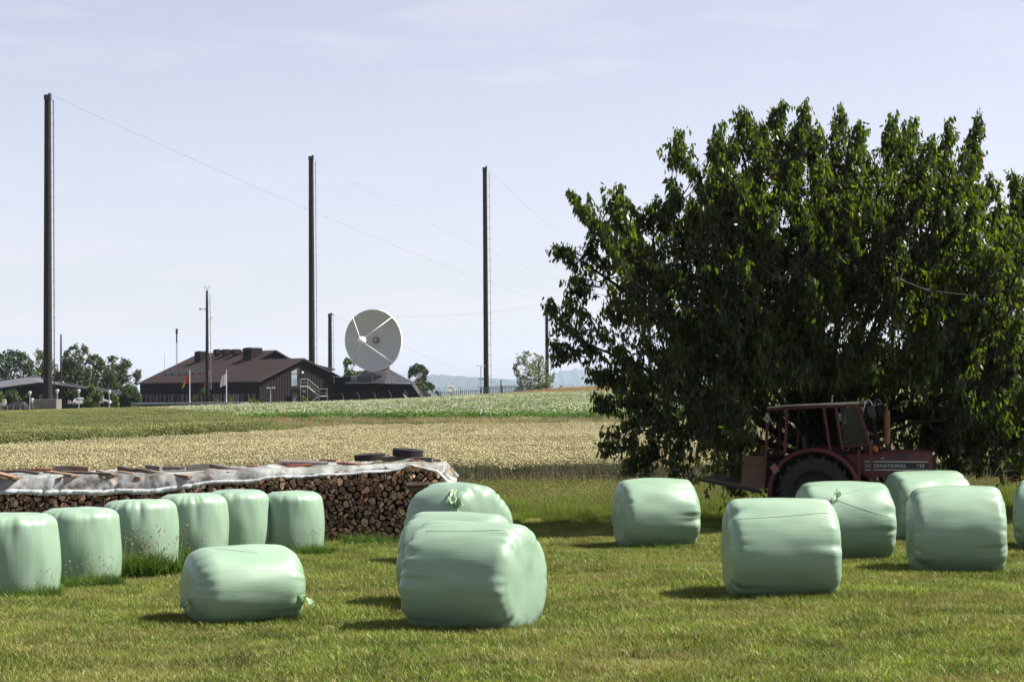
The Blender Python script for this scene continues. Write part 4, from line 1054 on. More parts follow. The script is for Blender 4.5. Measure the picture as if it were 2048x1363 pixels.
    V = np.zeros((n, 3, 3)); V[:, 0] = pts - d * .25 + s * .006; V[:, 1] = pts - d * .25 - s * .006; V[:, 2] = pts + d * lens[:, None]; V[:, 2, 2] -= .19 * lens ** 2
    me = np_mesh('twigs', V.reshape(-1, 3) - O, tris=np.arange(n * 3).reshape(n, 3), mats=[M_BARK])
    tag(link_mesh('twigs', me, root), kind='stuff')
    return root
TX = XD(1665, TD); TRX = (XD(1485, TD), XD(1880, TD)); THX = [P(q, 600, TD).x for q in (1090, 1300, 1420, 1600)]; THV = [.03, -.06, -.16, -.2]
TIPS = [(1185, 470, 1143, 378, .2), (1205, 440, 1243, 366, -.3), (1275, 450, 1322, 395, .3), (1390, 350, 1352, 280, 0), (1420, 330, 1445, 245, .4), (1470, 310, 1490, 212, -.3), (1545, 300, 1562, 194, .2), (1600, 300, 1611, 200, -.4), (1660, 320, 1686, 208, .3), (1705, 320, 1722, 238, -.2), (1765, 330, 1792, 226, .1), (1800, 320, 1832, 230, .5), (1870, 330, 1905, 246, -.3), (1925, 330, 1958, 232, 0), (1950, 430, 1990, 352, .3), (1180, 520, 1113, 488, .1), (1190, 560, 1150, 552, -.3), (1150, 660, 1100, 598, .2), (1165, 700, 1105, 692, -.2), (1240, 760, 1185, 738, .1), (1260, 800, 1192, 800, -.4), (1270, 850, 1210, 888, -.3), (1330, 890, 1250, 925, .2), (1430, 950, 1398, 1022, -.6), (1470, 970, 1420, 1010, -.4), (1345, 330, 1362, 262, .3), (1930, 800, 1905, 925, .3), (1985, 790, 1995, 935, -.3), (1960, 830, 1950, 930, .7), (1900, 790, 1880, 900, .9), (2020, 800, 2030, 925, .2), (1860, 780, 1850, 890, 1.2), (2060, 790, 2070, 915, -.2), (1330, 820, 1285, 925, .4), (1380, 830, 1345, 945, -.2), (1410, 850, 1380, 960, .5), (1440, 830, 1420, 930, .9), (1300, 780, 1250, 880, .5), (1460, 860, 1470, 960, 1.3), (1310, 470, 1335, 400, .2), (1340, 440, 1350, 350, -.2), (2000, 520, 2040, 440, -.2), (1975, 480, 2000, 400, .2), (1520, 310, 1530, 245, .5), (1630, 310, 1640, 262, -.3)]
LIMBS = [(1160, 520, .3, .10), (1180, 690, -.5, .09), (1340, 420, .5, .10), (1480, 290, -.4, .11), (1580, 260, .6, .11), (1700, 270, -.3, .11), (1830, 290, .4, .11), (1940, 300, -.5, .10), (2050, 520, .3, .11), (2080, 720, -.6, .09), (1290, 860, -.8, .08), (1440, 930, -1.0, .07), (1560, 560, -1.5, .08), (1800, 560, -1.5, .08), (1650, 520, 1.5, .08), (1400, 620, -1.3, .08), (1950, 830, -.9, .07), (1500, 760, -1.6, .06), (1330, 700, -.9, .07)]
cherry((TX, TD + 1.9), OUTW, TD, 1.5, 7400, 77, 'broad dark cherry tree with drooping leaves behind the red tractor', LIMBS, TIPS)
# neighbour cherry at the right edge
OUT2 = np.array([(P(a, b, TD + 2.5).x, P(a, b, TD + 2.5).z) for a, b in [(2030, 900), (2010, 760), (2005, 620), (2015, 500), (1990, 440), (2005, 372), (2030, 338), (2060, 345), (2110, 300), (2250, 320), (2400, 450), (2450, 700), (2400, 900), (2200, 930)]])
cherry((XD(2230, TD + 2.5), TD + 2.5), OUT2, TD + 2.5, 1.9, 2600, 78, 'second cherry tree cut off by the right picture edge', [(2060, 480, .2, .09), (2200, 420, .3, .1), (2330, 560, -.3, .1), (2080, 720, -.5, .08), (2330, 800, .3, .08)], [(2040, 440, 2028, 338, 0), (2060, 430, 2062, 342, .2), (2030, 520, 2002, 425, -.2), (2030, 470, 2042, 372, .3), (2025, 600, 2000, 520, -.3), (2090, 420, 2110, 310, .1), (2020, 690, 1992, 610, .2), (2040, 560, 2018, 470, .1)])
# ------------------------------------------------------------------ red tractor under the tree
def tractor():
    D = 35.7; X0 = XD(1638, D); root = empty('tractor', (X0, D, z1(X0, D)), rad(-17)); tag(root, 'old red tractor with open cab and cream roof parked under the cherry tree', 'tractor')
    RED = mat('red_tractor_paint', (.085, .006, .009), (.055, .0045, .007), rough=.42, scale=3, spec=.5)
    DRED = mat('worn_red_steel', (.085, .010, .014), (.055, .007, .010), rough=.5, scale=9)
    BLK = mat('black_steel', (.022, .022, .022), (.012, .012, .012), rough=.6, scale=8)
    CRM = mat('cream_roof_paint', (.46, .44, .37), (.34, .32, .26), rough=.55, scale=5)
    RUST = mat('rusty_exhaust', (.30, .155, .075), (.14, .07, .035), rough=.85, scale=6, stretch=(1, 1, .35))
    PLY = mat('worn_plywood', (.14, .085, .058), (.085, .052, .036), rough=.8, scale=5, bump=.3, stretch=(1, 1, 5))
    CHR = plain('mirror_steel', (.6, .6, .6), .25, .9)
    GL = bpy.data.materials.new('cab_glass'); GL.use_nodes = True; N = GL.node_tree.nodes; p = N['Principled BSDF']; p.inputs['Base Color'].default_value = (.05, .06, .05, 1); p.inputs['Roughness'].default_value = .05
    tp = N.new('ShaderNodeBsdfTransparent'); tp.inputs[0].default_value = (.55, .6, .55, 1); ms = N.new('ShaderNodeMixShader'); ms.inputs[0].default_value = .68
    GL.node_tree.links.new(p.outputs[0], ms.inputs[1]); GL.node_tree.links.new(tp.outputs[0], ms.inputs[2]); GL.node_tree.links.new(ms.outputs[0], N['Material Output'].inputs['Surface'])
    STR = plain('black_decal', (.012, .012, .013), .4); WHT = plain('white_decal', (.36, .36, .34), .4)
    H = -.82       # near side
    # chassis, gearbox, engine block
    mb = MB(); mb.box((.55, 0, .72), (1.9, .36, .42)); mb.box((1.75, 0, .82), (.75, .42, .34)); mb.box((0, 0, .74), (.5, 1.0, .34)); mb.box((1.85, 0, .45), (.14, 1.2, .12))
    mb.build('chassis', BLK, root, bevel=.02)
    # hood: bevelled box with slightly falling top
    def hood_sec(x, zt_, w, zb): 
        r = .07; return [Vector((x, -w, zb)), Vector((x, -w, zt_ - r)), Vector((x, -w + r * .35, zt_ - r * .3)), Vector((x, -w + r * 1.2, zt_)), Vector((x, w - r * 1.2, zt_)), Vector((x, w - r * .35, zt_ - r * .3)), Vector((x, w, zt_ - r)), Vector((x, w, zb))]
    mb = MB(); secs = [hood_sec(x, z, w, 1.02) for x, z, w in ((.52, 1.50, .29), (1.08, 1.50, .30), (1.3, 1.515, .31), (1.75, 1.53, .315), (2.05, 1.535, .315), (2.12, 1.525, .31), (2.145, 1.49, .30))]
    vs = [v for s in secs for v in s]; n = 8
    fs = [(i * n + j, i * n + j + 1, (i + 1) * n + j + 1, (i + 1) * n + j) for i in range(len(secs) - 1) for j in range(n - 1)] + [tuple(range(n)), tuple(reversed(range((len(secs) - 1) * n, len(secs) * n)))] + [(i * n, (i + 1) * n, (i + 1) * n + 7, i * n + 7) for i in range(len(secs) - 1)]
    mb.add(vs, fs); hood = mb.build('hood', RED, root)
    for y in (-1, 1):
        mb = MB(); mb.box((1.32, y * .3165, 1.235), (1.50, .006, .135)); mb.build('side_stripe', STR, hood)
        for z in (1.312, 1.158): mb = MB(); mb.box((1.32, y * .319, z), (1.50, .008, .022)); mb.build('stripe_border', WHT, hood)
    for k in range(7): mb = MB(); mb.box((1.46 + k * .034, -.3175, 1.42), (.014, .008, .12)); mb.build('vent_slot', BLK, hood)
    mb = MB(); mb.tube([(1.19, -.335, 1.375), (1.26, -.335, 1.375)], .012, 8); mb.build('latch', CHR, hood)
    def text(body, x, z, size, parent):
        cu = bpy.data.curves.new('lettering', 'FONT'); cu.body = body; cu.size = size; cu.extrude = .002; cu.offset = .0022; cu.space_character = 1.12
        to = bpy.data.objects.new('t', cu); COL.objects.link(to); dg = bpy.context.evaluated_depsgraph_get(); me = bpy.data.meshes.new_from_object(to.evaluated_get(dg)); bpy.data.objects.remove(to)
        me.materials.clear(); me.materials.append(WHT); o = link_mesh('lettering', me, parent, (x, -.3225, z)); o.rotation_euler = (rad(90), 0, 0); return o
    text('INTERNATIONAL', .90, 1.205, .090, hood); text('633', 1.85, 1.205, .092, hood)
    mb = MB(); mb.box((2.155, 0, 1.25), (.02, .54, .46)); gr = mb.build('grille', BLK, hood)
    mb = MB(); mb.box((2.165, 0, 1.47), (.03, .58, .05)); mb.build('grille_trim', CHR, hood)
    # fuel tank / cowl behind the hood
    mb = MB(); mb.box((.72, 0, 1.25), (.42, .66, .46)); mb.build('fuel_tank', RED, root, bevel=.05)
    mb = MB(); mb.box((.92, 0, 1.60), (.05, .86, .16)); mb.build('dashboard', BLK, root, bevel=.015)
    # rear wheels with lugs, front wheels
    def wheel(x, y, r, w, nl, name='rear_wheel'):
        wr_ = empty(name, (x, y, r)); wr_.parent = root; s = -1 if y < 0 else 1
        prof = [(r * .60, -w * .40), (r * .72, -w * .5), (r * .88, -w * .48), (r * .95, -w * .40), (r * .955, 0), (r * .95, w * .40), (r * .88, w * .48), (r * .72, w * .5), (r * .60, w * .40)]
        mb = MB(); mb.lathe(prof, 40, axis='Y'); mb.build('tyre', M_RUB, wr_, smooth=True)
        for k in range(nl):
            for sd in (-1, 1):
                a = (k + (.5 if sd > 0 else 0)) * 2 * math.pi / nl; mb = MB()
                p0 = Vector((math.cos(a) * r * .965, sd * .01, math.sin(a) * r * .965)); a2 = a - .10 * 1.0; p1 = Vector((math.cos(a2) * r * .955, sd * w * .50, math.sin(a2) * r * .955))
                up = Vector((math.cos(a), 0, math.sin(a))); mb.bar(p0, p1, .055 * r / .72, .075 * r / .72, up=up)
                mb.bar(p1, Vector((math.cos(a2 - .02) * r * .86, sd * w * .51, math.sin(a2 - .02) * r * .86)), .05 * r / .72, .05 * r / .72, up=(0, 1, 0))
                if name == 'rear_wheel' and y < 0 and 0 < a % 6.283 < 3.1416: mb.build('lug', M_RUB, wr_)
                else: lugs.append((mb, wr_))
        mb = MB(); mb.lathe([(r * .61, -w * .38), (r * .60, -w * .30), (r * .52, -w * .1), (r * .3, 0), (r * .12, -w * .05), (.001, -w * .05)] if s < 0 else [(r * .61, w * .38), (r * .60, w * .30), (r * .52, w * .1), (r * .3, 0), (r * .12, w * .05), (.001, w * .05)], 28, axis='Y'); mb.build('rim', BLK, wr_, smooth=True)
        return wr_
    lugs = []
    for y in (-.66, .66): wheel(0, y, .72, .36, 18)
    for y in (-.62, .62): wheel(1.86, y, .40, .2, 14, 'front_wheel')
    byw = {}
    for mb, w in lugs:
        t = byw.setdefault(w.name, (MB(), w))[0]; t.add(mb.v, mb.f)
    for t, w in byw.values(): tag(t.build('lugs', M_RUB, w), kind='stuff')
    # fenders
    for y, in ((-1,), (1,)):
        mb = MB(); vs = []; m = 19
        for i in range(m):
            a = rad(205 - 205 * i / (m - 1)) if False else rad(188 - 196 * i / (m - 1)); r = .845 if a > rad(-10) else .845
            for yy, dr in ((.46, -.01), (.47, .012), (.80, .02), (.86, 0), (.865, -.07)):
                vs.append(Vector((math.cos(a) * (r + dr) * 1.03, y * yy, .735 + math.sin(a) * (r + dr))))
        k = 5; mb.add(vs, [(i * k + j, i * k + j + 1, (i + 1) * k + j + 1, (i + 1) * k + j) for i in range(m - 1) for j in range(k - 1)])
        o = mb.build('fender', DRED, root, smooth=True); sd = o.modifiers.new('thickness', 'SOLIDIFY'); sd.thickness = .012
        # inner fender wall
        mb = MB(); cx = [Vector((math.cos(rad(188 - 196 * i / 12)) * .86, y * .455, .735 + math.sin(rad(188 - 196 * i / 12)) * .84)) for i in range(13)]; mb.prism(cx, (0, y * .012, 0)); mb.build('fender_wall', BLK, root)
        mb = MB(); mb.box((-.74, y * .84, 1.19), (.13, .05, .17), Matrix.Rotation(rad(-35), 3, 'Y')); tl = mb.build('tail_light', plain('light_housing', (.10, .105, .11), .4), root, bevel=.01)
        mb = MB(); mb.box((-.755, y * .872, 1.20), (.06, .012, .08), Matrix.Rotation(rad(-35), 3, 'Y')); mb.build('lens', plain('red_lens', (.42, .035, .02), .25), tl)
    # cab frame
    def post(a, b, w=.055, d=.06, name='cab_pillar'): mb = MB(); mb.bar(a, b, w, d); mb.build(name, DRED, root, bevel=.008)
    for y in (-.80, .80):
        post((-.86, y, 2.30), (-.95, y, .95)); post((-.50, y, 2.33), (-.545, y, 1.5), .06, .07); post((.19, y, 2.37), (.31, y, 1.52), .05, .06)
        post((.83, y, 2.38), (1.05, y, 1.62), .055, .06); post((1.05, y, 1.62), (1.10, y, .80), .055, .06); post((.84, y, 1.55), (.84, y, .8), .05, .05)
        post((-.86, y, 2.315), (.84, y, 2.385), .05, .045, 'roof_rail')
    post((-.86, -.8, 2.315), (-.86, .8, 2.315), .045, .05, 'roof_rail'); post((.84, -.8, 2.385), (.84, .8, 2.385), .045, .05, 'roof_rail')
    post((-.93, -.8, 1.72), (-.93, .8, 1.72), .03, .03, 'cross_bar')
    mb = MB(); rp = [(-.90, 2.335), (-.86, 2.36), (-.50, 2.40), (.86, 2.455), (.875, 2.41), (-.50, 2.372), (-.86, 2.335)]
    mb.prism([Vector((x, -.84, z)) for x, z in rp], (0, 1.68, 0)); mb.build('roof', CRM, root, bevel=.008)
    for y in (-.79, .79):
        mb = MB(); q = [Vector((.50, y, 2.33)), Vector((.80, y, 2.345)), Vector((1.01, y, 1.66)), Vector((.56, y, 1.62))]; mb.prism(q, (0, .006, 0)); mb.build('door_glass', GL, root)
        post((.42, y, 2.36), (.54, y, 1.55), .045, .045, 'door_post'); post((.55, y, 1.605), (1.04, y, 1.635), .035, .03, 'door_rail')
    mb = MB(); mb.prism([Vector((.845, -.76, 2.35)), Vector((.845, .76, 2.35)), Vector((1.05, .76, 1.64)), Vector((1.05, -.76, 1.64))], (.006, 0, 0)); mb.build('windscreen', GL, root)
    mb = MB(); mb.box((.45, -.60, 2.16), (.085, .05, .16)); mb.build('spray_bottle', mat('green_white_bottle', (.10, .42, .33), (.6, .62, .58), scale=4), root, bevel=.015)
    # number plate sticker: round 25 disc on the rear pillar
    mb = MB(); mb.lathe([(.0005, -.004), (.075, -.004), (.075, .004), (.0005, .004)], 20, axis='Y'); sgn = mb.build('speed_disc', WHT, root, loc=(-.872, -.838, 2.15)); sgn.scale = (.55, 1, 1.2)
    to = text('25', -.9, 2.12, .08, root); to.location = (-.905, -.846, 2.12); to.data = to.data.copy(); to.data.materials.clear(); to.data.materials.append(STR); to.scale = (.62, 1, 1)
    # mirrors on a bent arm
    for y in (-.86, .86):
        mb = MB(); mb.tube([(.86, y, 2.42), (1.06, y - .05, 2.49), (1.12, y - .06, 2.38), (1.17, y - .06, 2.22)], .010, 6); mb.tube([(.98, y - .03, 2.46), (.93, y - .03, 2.22)], .009, 6); mb.tube([(.90, y, 2.36), (.94, y, 2.25)], .007, 6)
        mr_ = mb.build('mirror_arm', CHR, root, smooth=True)
        mb = MB(); mb.box((1.09, y - .06, 2.27), (.14, .04, .22), Matrix.Rotation(rad(-14), 3, 'Y')); mb.build('mirror', BLK, mr_, bevel=.015)
    # exhaust stack with a pointed cover
    mb = MB(); mb.lathe([(.035, 1.50), (.037, 1.62), (.058, 1.68), (.064, 1.85), (.063, 2.02), (.060, 2.18), (.045, 2.26), (.022, 2.32), (.012, 2.42), (.003, 2.47)], 16, origin=(1.29, -.06, 0)); ex = mb.build('exhaust_stack', RUST, root, smooth=True); 
    mb = MB(); mb.lathe([(.038, 1.49), (.040, 1.60), (.0405, 1.64)], 14, origin=(1.29, -.06, 0)); mb.build('exhaust_foot', BLK, ex, smooth=True)
    mb = MB(); mb.lathe([(.001, 1.60), (.03, 1.60), (.033, 1.57), (.028, 1.53), (.02, 1.50)], 12, origin=(1.12, -.40, 0)); mb.build('indicator', plain('orange_lens', (.75, .16, .02), .3), root, smooth=True)
    # seat, steering wheel, levers
    mb = MB(); mb.box((-.05, 0, 1.40), (.46, .46, .10)); mb.box((-.27, 0, 1.62), (.09, .44, .40), Matrix.Rotation(rad(-8), 3, 'Y')); mb.build('seat', BLK, root, bevel=.03)
    mb = MB(); R3 = Matrix.Rotation(rad(35), 3, 'Y'); c = Vector((.60, 0, 1.74)); mb.tube([c + R3 @ Vector((math.cos(a) * .2, math.sin(a) * .2, 0)) for a in np.linspace(0, 6.283, 25)], .014, 6, cap=False); mb.tube([c, c + Vector((.25, 0, -.3))], .02, 6); mb.tube([c + R3 @ Vector((-.2, 0, 0)), c + R3 @ Vector((.2, 0, 0))], .01, 5); mb.build('steering_wheel', BLK, root, smooth=True)
    # plywood board and lift platform at the rear
    mb = MB(); mb.box((-1.16, -.72, 1.12), (.46, .02, .62), Matrix.Rotation(rad(4), 3, 'Y')); mb.box((-1.16, .72, 1.12), (.46, .02, .62)); mb.box((-1.385, 0, 1.12), (.02, 1.44, .6)); mb.build('box_panel', PLY, root, bevel=.004)
    for k in range(4): mb = MB(); mb.box((-1.78, -.60 + k * .40, .93 - .0), (.82, .37, .03), Matrix.Rotation(rad(9), 3, 'Y')); mb.build('platform_board', PLY, root, bevel=.004)
    mb = MB(); 
    for y in (-.75, .75): mb.bar((-2.18, y, .975), (-1.0, y, .74), .05, .07)
    mb.bar((-2.17, -.75, .97), (-2.17, .75, .97), .05, .06); mb.bar((-1.0, -.5, .75), (-.3, -.4, .62), .05, .06); mb.bar((-1.0, .5, .75), (-.3, .4, .62), .05, .06); mb.tube([(-1.95, -.76, .96), (-2.1, -.77, .72), (-2.0, -.77, .60)], .008, 5); mb.build('platform_frame', BLK, root)
tractor()
# ------------------------------------------------------------------ radio station in the distance
M_CONC = mat('mast_concrete', (.033, .030, .025), (.024, .021, .019), rough=.9, scale=.6, spec=.15)
M_GALV = plain('galvanised_steel', (.30, .31, .32), .5, .4); M_DARKST = plain('dark_steel', (.025, .025, .028), .5, .3)
def mast(px, pytop, D, wb, wt, label, plinth=None, name='antenna_mast', arm=False, lad=True):
    X = XD(px, D); gz = z1(X, D) - .3; top = P(px, pytop, D).z; root = empty(name, (X, D, gz)); h = top - gz
    tag(root, label, 'mast', 'tall concrete antenna masts')
    def sec(w, z, g):
        a = w / 2; b = a * .72
        return [Vector(p) for p in ((-a, -b, z), (-g, -a, z), (-g * .5, -a * .80, z), (g * .5, -a * .80, z), (g, -a, z), (a, -b, z), (a, b, z), (-a, b, z))]
    mb = MB(); zs = [0, h * .33, h * .66, h - .9]; S = [sec(wb + (wt - wb) * z / h, z, wb * .2) for z in zs]; vs = [v for s in S for v in s]; n = 8
    mb.add(vs, [(i * n + j, i * n + (j + 1) % n, (i + 1) * n + (j + 1) % n, (i + 1) * n + j) for i in range(3) for j in range(n)] + [tuple(range(n))])
    mb.build('shaft', M_CONC, root)
    mb = MB(); mb.box((0, 0, h - .45), (wt * 1.12, wt * 1.1, .9)); mb.box((wt * .35, 0, h + .15), (wt * .45, wt * .4, .3)); mb.build('head', M_DARKST, root)
    if arm:
        mb = MB(); mb.bar((wt * .3, 0, h), (wt * .3 + 1.0, 0, h - .5), .25, .3); mb.build('arm', M_DARKST, root)
    if lad:
        mb = MB(); x0 = lambda z: (wb + (wt - wb) * z / h  ) / 2 + .50
        for y in (-.22, .22): mb.bar((x0(0), y, 2.5), (x0(h), y, h - 1), .07)
        z = 3.0
        while z < h - 1: mb.bar((x0(z), -.22, z), (x0(z), .22, z), .06); z += .9
        z = 4
        while z < h - 1: mb.bar((x0(z) - .55, 0, z), (x0(z) + .22, 0, z), .05); z += 2.2
        mb.build('ladder', M_DARKST, root)
    if plinth:
        mb = MB(); mb.box((plinth[3], 0, plinth[2] / 2), (plinth[0], plinth[1], plinth[2])); mb.build('plinth', mat('pale_concrete', (.16, .15, .135), (.11, .105, .095), rough=.9, scale=.8), root, bevel=.05)
    return Vector((X, D, top))
T1 = mast(95.5, 190, 335, 1.42, 1.02, 'tallest concrete mast at far left, standing on a concrete plinth', plinth=(4.3, 4.0, 2.5, -.1))
T2 = mast(624, 313, 440, 1.45, 1.06, 'concrete mast rising behind the brown building, left of the dish', arm=False)
T3 = mast(972.5, 335, 385, 1.06, .86, 'concrete mast standing in the fence line right of the dish')
T4 = mast(1094.5, 607, 620, 1.25, 1.0, 'short far mast beside the loose pale tree, left of the cherry tree', lad=True)
T5 = mast(660.5, 627, 600, 1.35, 1.1, 'short far mast between the brown building and the dish', arm=True)
T6 = mast(1300, 612, 640, 1.25, 1.0, 'far mast hidden behind the cherry tree')
M_CAB = plain('antenna_wire', (.09, .09, .095), .6, .3)
def cable(a, b, sag, r, label, beads=()):
    a = Vector(a); b = Vector(b); o = empty('antenna_cable', (a + b) / 2); n = 40; mb = MB(); pts = []
    for i in range(n + 1):
        t = i / n; p = a.lerp(b, t); p.z -= 4 * sag * t * (1 - t); pts.append(p)
    mb.tube(pts, r * .48, 4); mb.build('wire', M_CAB, o, tuple(o.location))
    for t in beads:
        p = a.lerp(b, t); p.z -= 4 * sag * t * (1 - t); mb = MB(); d = (b - a).normalized(); mb.tube([p - d * .35, p - d * .2, p + d * .2, p + d * .35], [.02, .06, .06, .02], 6); mb.build('insulator', M_DARKST, o, tuple(o.location))
    tag(o, label, 'cable', 'antenna cables between the masts')
bd = [k / 11 for k in range(1, 11)]
cable(T1 + Vector((.6, 0, 0)), T4, 1.6, .034, 'long antenna cable falling from the tallest mast to the short far mast', bd)
cable(T5 + Vector((.8, 0, -.3)), T4, 2.2, .036, 'antenna cable running behind the dish to the short far mast', (.3, .6, .9, .97))
cable(T2 + Vector((.8, 0, -.8)), T6 - Vector((0, 0, 1)), 4.0, .018, 'faint antenna cable falling right from the mast behind the building', bd)
cable(T3 + Vector((.5, 0, -.3)), T6 + Vector((0, 0, 0)), 1.5, .026, 'antenna cable falling from the fence-line mast towards the cherry tree', bd[:6])
cable(T5 + Vector((.8, 0, -.3)), (XD(1045, 560), 560, 2.2), .8, .034, 'guy cable slanting down to the right behind the dish', (.5,))
cable(T2 + Vector((.8, 0, -4)), T3 - Vector((.3, 0, 2.3)), 4.0, .007, 'faint sagging wire between the two masts beside the dish, upper of two')
cable(T2 + Vector((.8, 0, -10)), T3 - Vector((.3, 0, 8)), 3.0, .007, 'faint sagging wire between the two masts beside the dish, lower of two')

# ---- brown building
C0 = Vector((XD(518, 360), 360, 0)); FD = Vector((-.617, .787, 0)); GD = Vector((.787, .617, 0))
def S(s, t, z): return C0 + FD * s + GD * t + Vector((0, 0, z))
ZE, SL = 5.1, .439
def roofpt(px, py, lift=0):
    d = ray(px, py); o = Vector((0, 0, CAMZ)); n = Vector((-SL * GD.x, -SL * GD.y, 1)); q = C0 + Vector((0, 0, ZE))
    return o + d * ((q - o).dot(n) / d.dot(n)) + Vector((0, 0, lift))
def clad_mat(name, c, period, axis, rough=.8, dist=.05):
    m = bpy.data.materials.new(name); m.use_nodes = True; N = m.node_tree.nodes; K = m.node_tree.links.new; p = N['Principled BSDF']; p.inputs['Roughness'].default_value = rough; p.inputs['Specular IOR Level'].default_value = .2
    g = N.new('ShaderNodeNewGeometry'); dt = N.new('ShaderNodeVectorMath'); dt.operation = 'DOT_PRODUCT'; dt.inputs[1].default_value = axis; K(g.outputs['Position'], dt.inputs[0])
    mu = N.new('ShaderNodeMath'); mu.operation = 'MULTIPLY'; mu.inputs[1].default_value = 6.2832 / period; K(dt.outputs['Value'], mu.inputs[0]); sn = N.new('ShaderNodeMath'); sn.operation = 'SINE'; K(mu.outputs[0], sn.inputs[0])
    nz = N.new('ShaderNodeTexNoise'); nz.inputs['Scale'].default_value = .7; nz.inputs['Detail'].default_value = 6; K(g.outputs['Position'], nz.inputs['Vector'])
    mr = N.new('ShaderNodeMapRange'); mr.inputs[1].default_value = .3; mr.inputs[2].default_value = .7; mr.inputs[3].default_value = .72; mr.inputs[4].default_value = 1.25; K(nz.outputs[0], mr.inputs[0])
    vm = N.new('ShaderNodeVectorMath'); vm.operation = 'SCALE'; vm.inputs[0].default_value = c; K(mr.outputs[0], vm.inputs['Scale']); K(vm.outputs[0], p.inputs['Base Color'])
    b = N.new('ShaderNodeBump'); b.inputs['Strength'].default_value = .8; b.inputs['Distance'].default_value = dist; K(sn.outputs[0], b.inputs['Height']); K(b.outputs[0], p.inputs['Normal'])
    return m
M_BWALL = clad_mat('brown_vertical_boards', (.011, .0072, .0068), .62, tuple(GD)); M_FWALL = clad_mat('brown_fascia_boards', (.0085, .0058, .0055), .62, tuple(FD))
M_BROOF = clad_mat('brown_fibre_cement_roof', (.022, .0118, .0098), .55, tuple(FD), .75); M_TRIM = mat('brown_trim', (.03, .021, .019), (.02, .015, .014), rough=.7)
bld = empty('station_building', S(20, 8, .3)); tag(bld, 'large dark brown boarded building with shallow pitched roofs below the masts', 'building'); BO = tuple(bld.location)
mb = MB()
mb.prism([S(0, 0, -.5), S(0, 17.6, -.5), S(0, 17.6, 6.06), S(0, 9.8, 9.35), S(0, 0, 5.05)], FD * 18.2)
mb.build('gable_wall', M_BWALL, bld, BO)
mb = MB(); mb.prism([S(18.25, 0.02, -.5), S(18.25, 28, -.5), S(18.25, 28, 7.45), S(18.25, 17.5, 9.75), S(18.25, 14.4, 11.25), S(18.25, 0.02, 5.0)], FD * 31.7); mb.build('hall_wall', M_BWALL, bld, BO)
mb = MB(); mb.prism([S(-.25, -.12, 2.75), S(50.3, -.12, 2.75), S(50.3, -.12, 5.08), S(-.25, -.12, 5.08)], GD * .1); mb.build('fascia', M_FWALL, bld, BO)
def slab(pts, th=.22):
    mb = MB(); mb.prism([Vector(p) for p in pts], (0, 0, -th)); return mb
e = .55
def zl(t): return ZE + SL * t
slab([S(-e, -e, zl(-e) + .25), S(18.3, -e, zl(-e) + .25), S(18.3, 9.8, zl(9.8) + .25), S(-e, 9.8, zl(9.8) + .25)]).build('roof', M_BROOF, bld, BO)
slab([S(18.31, -e, zl(-e) + .25), S(50.6, -e, zl(-e) + .25), S(50.6, 14.4, zl(14.4) + .25), S(17.7, 14.4, zl(14.4) + .25), S(17.7, 9.9, zl(9.9) + .25), S(18.31, 9.9, zl(9.9) + .25)]).build('roof', M_BROOF, bld, BO)
sr = -(9.35 - 6.06) / 7.8
slab([S(-e, 9.82, zl(9.8) + .25), S(18.2, 9.82, zl(9.8) + .25), S(18.2, 18.1, zl(9.8) + .25 + sr * 8.3), S(-e, 18.1, zl(9.8) + .25 + sr * 8.3)]).build('roof', M_BROOF, bld, BO)
slab([S(17.7, 14.42, zl(14.4) + .25), S(50.6, 14.42, zl(14.4) + .25), S(50.6, 17.5, 10.1), S(17.7, 17.5, 10.1)]).build('roof', M_BROOF, bld, BO)
slab([S(17.7, 17.52, 10.1), S(50.6, 17.52, 10.1), S(50.6, 28.8, 7.75), S(17.7, 28.8, 7.75)]).build('roof', M_BROOF, bld, BO)
# verge boards (light edges)
mb = MB(); mb.bar(S(-e - .06, -e, zl(-e) + .12), S(-e - .06, 9.8, zl(9.8) + .12), .1, .3); mb.bar(S(-e - .06, 9.8, zl(9.8) + .12), S(-e - .06, 18.1, zl(9.8) + .12 + sr * 8.3), .1, .3); mb.build('verge_board', M_TRIM, bld, BO)
mb = MB(); mb.bar(S(-e, -e - .05, zl(-e) + .1), S(50.6, -e - .05, zl(-e) + .1), .12, .22); mb.build('gutter', M_TRIM, bld, BO)
mb = MB(); mb.bar(S(17.64, 14.4, zl(14.4) + .12), S(17.64, 17.5, 9.97), .08, .3); mb.bar(S(17.64, 17.5, 9.97), S(17.64, 28.8, 7.62), .08, .3); mb.build('verge_board', M_TRIM, bld, BO)
# snow guards: dashed rows on the long roof
M_SNOW = plain('snow_guard_metal', (.09, .075, .07), .5, .3)
for t in (1.2, 3.6, 5.6):
    mb = MB(); s = .5 + t * .3
    while s < (32 if t < 5 else 17): mb.bar(S(s, t, zl(t) + .30), S(s + .45, t, zl(t) + .30), .06, .06); s += 1.3
    mb.build('snow_guard', M_SNOW, bld, BO)
# roof windows
M_RWIN = plain('roof_window_glass', (.018, .022, .028), .45, 0, .3)
for k in range(6):
    px = 331 + k * 13.6; a = roofpt(px, 752.5 - k * .5, .34); b = roofpt(px + 14, 741 - k * .5, .34); b = a + (b - a).project(GD + Vector((0, 0, SL))) ; b2 = a + (GD + Vector((0, 0, SL))).normalized() * 3.0
    mb = MB(); mb.bar(a, b2, 1.15, .16, up=(0, 0, 1)); w = mb.build('roof_window', M_DARKST, bld, BO)
    mb = MB(); mb.bar(a + Vector((0, 0, .06)) + (b2 - a) * .06, a + Vector((0, 0, .06)) + (b2 - a) * .94, .85, .16); mb.build('pane', M_RWIN, w, BO)
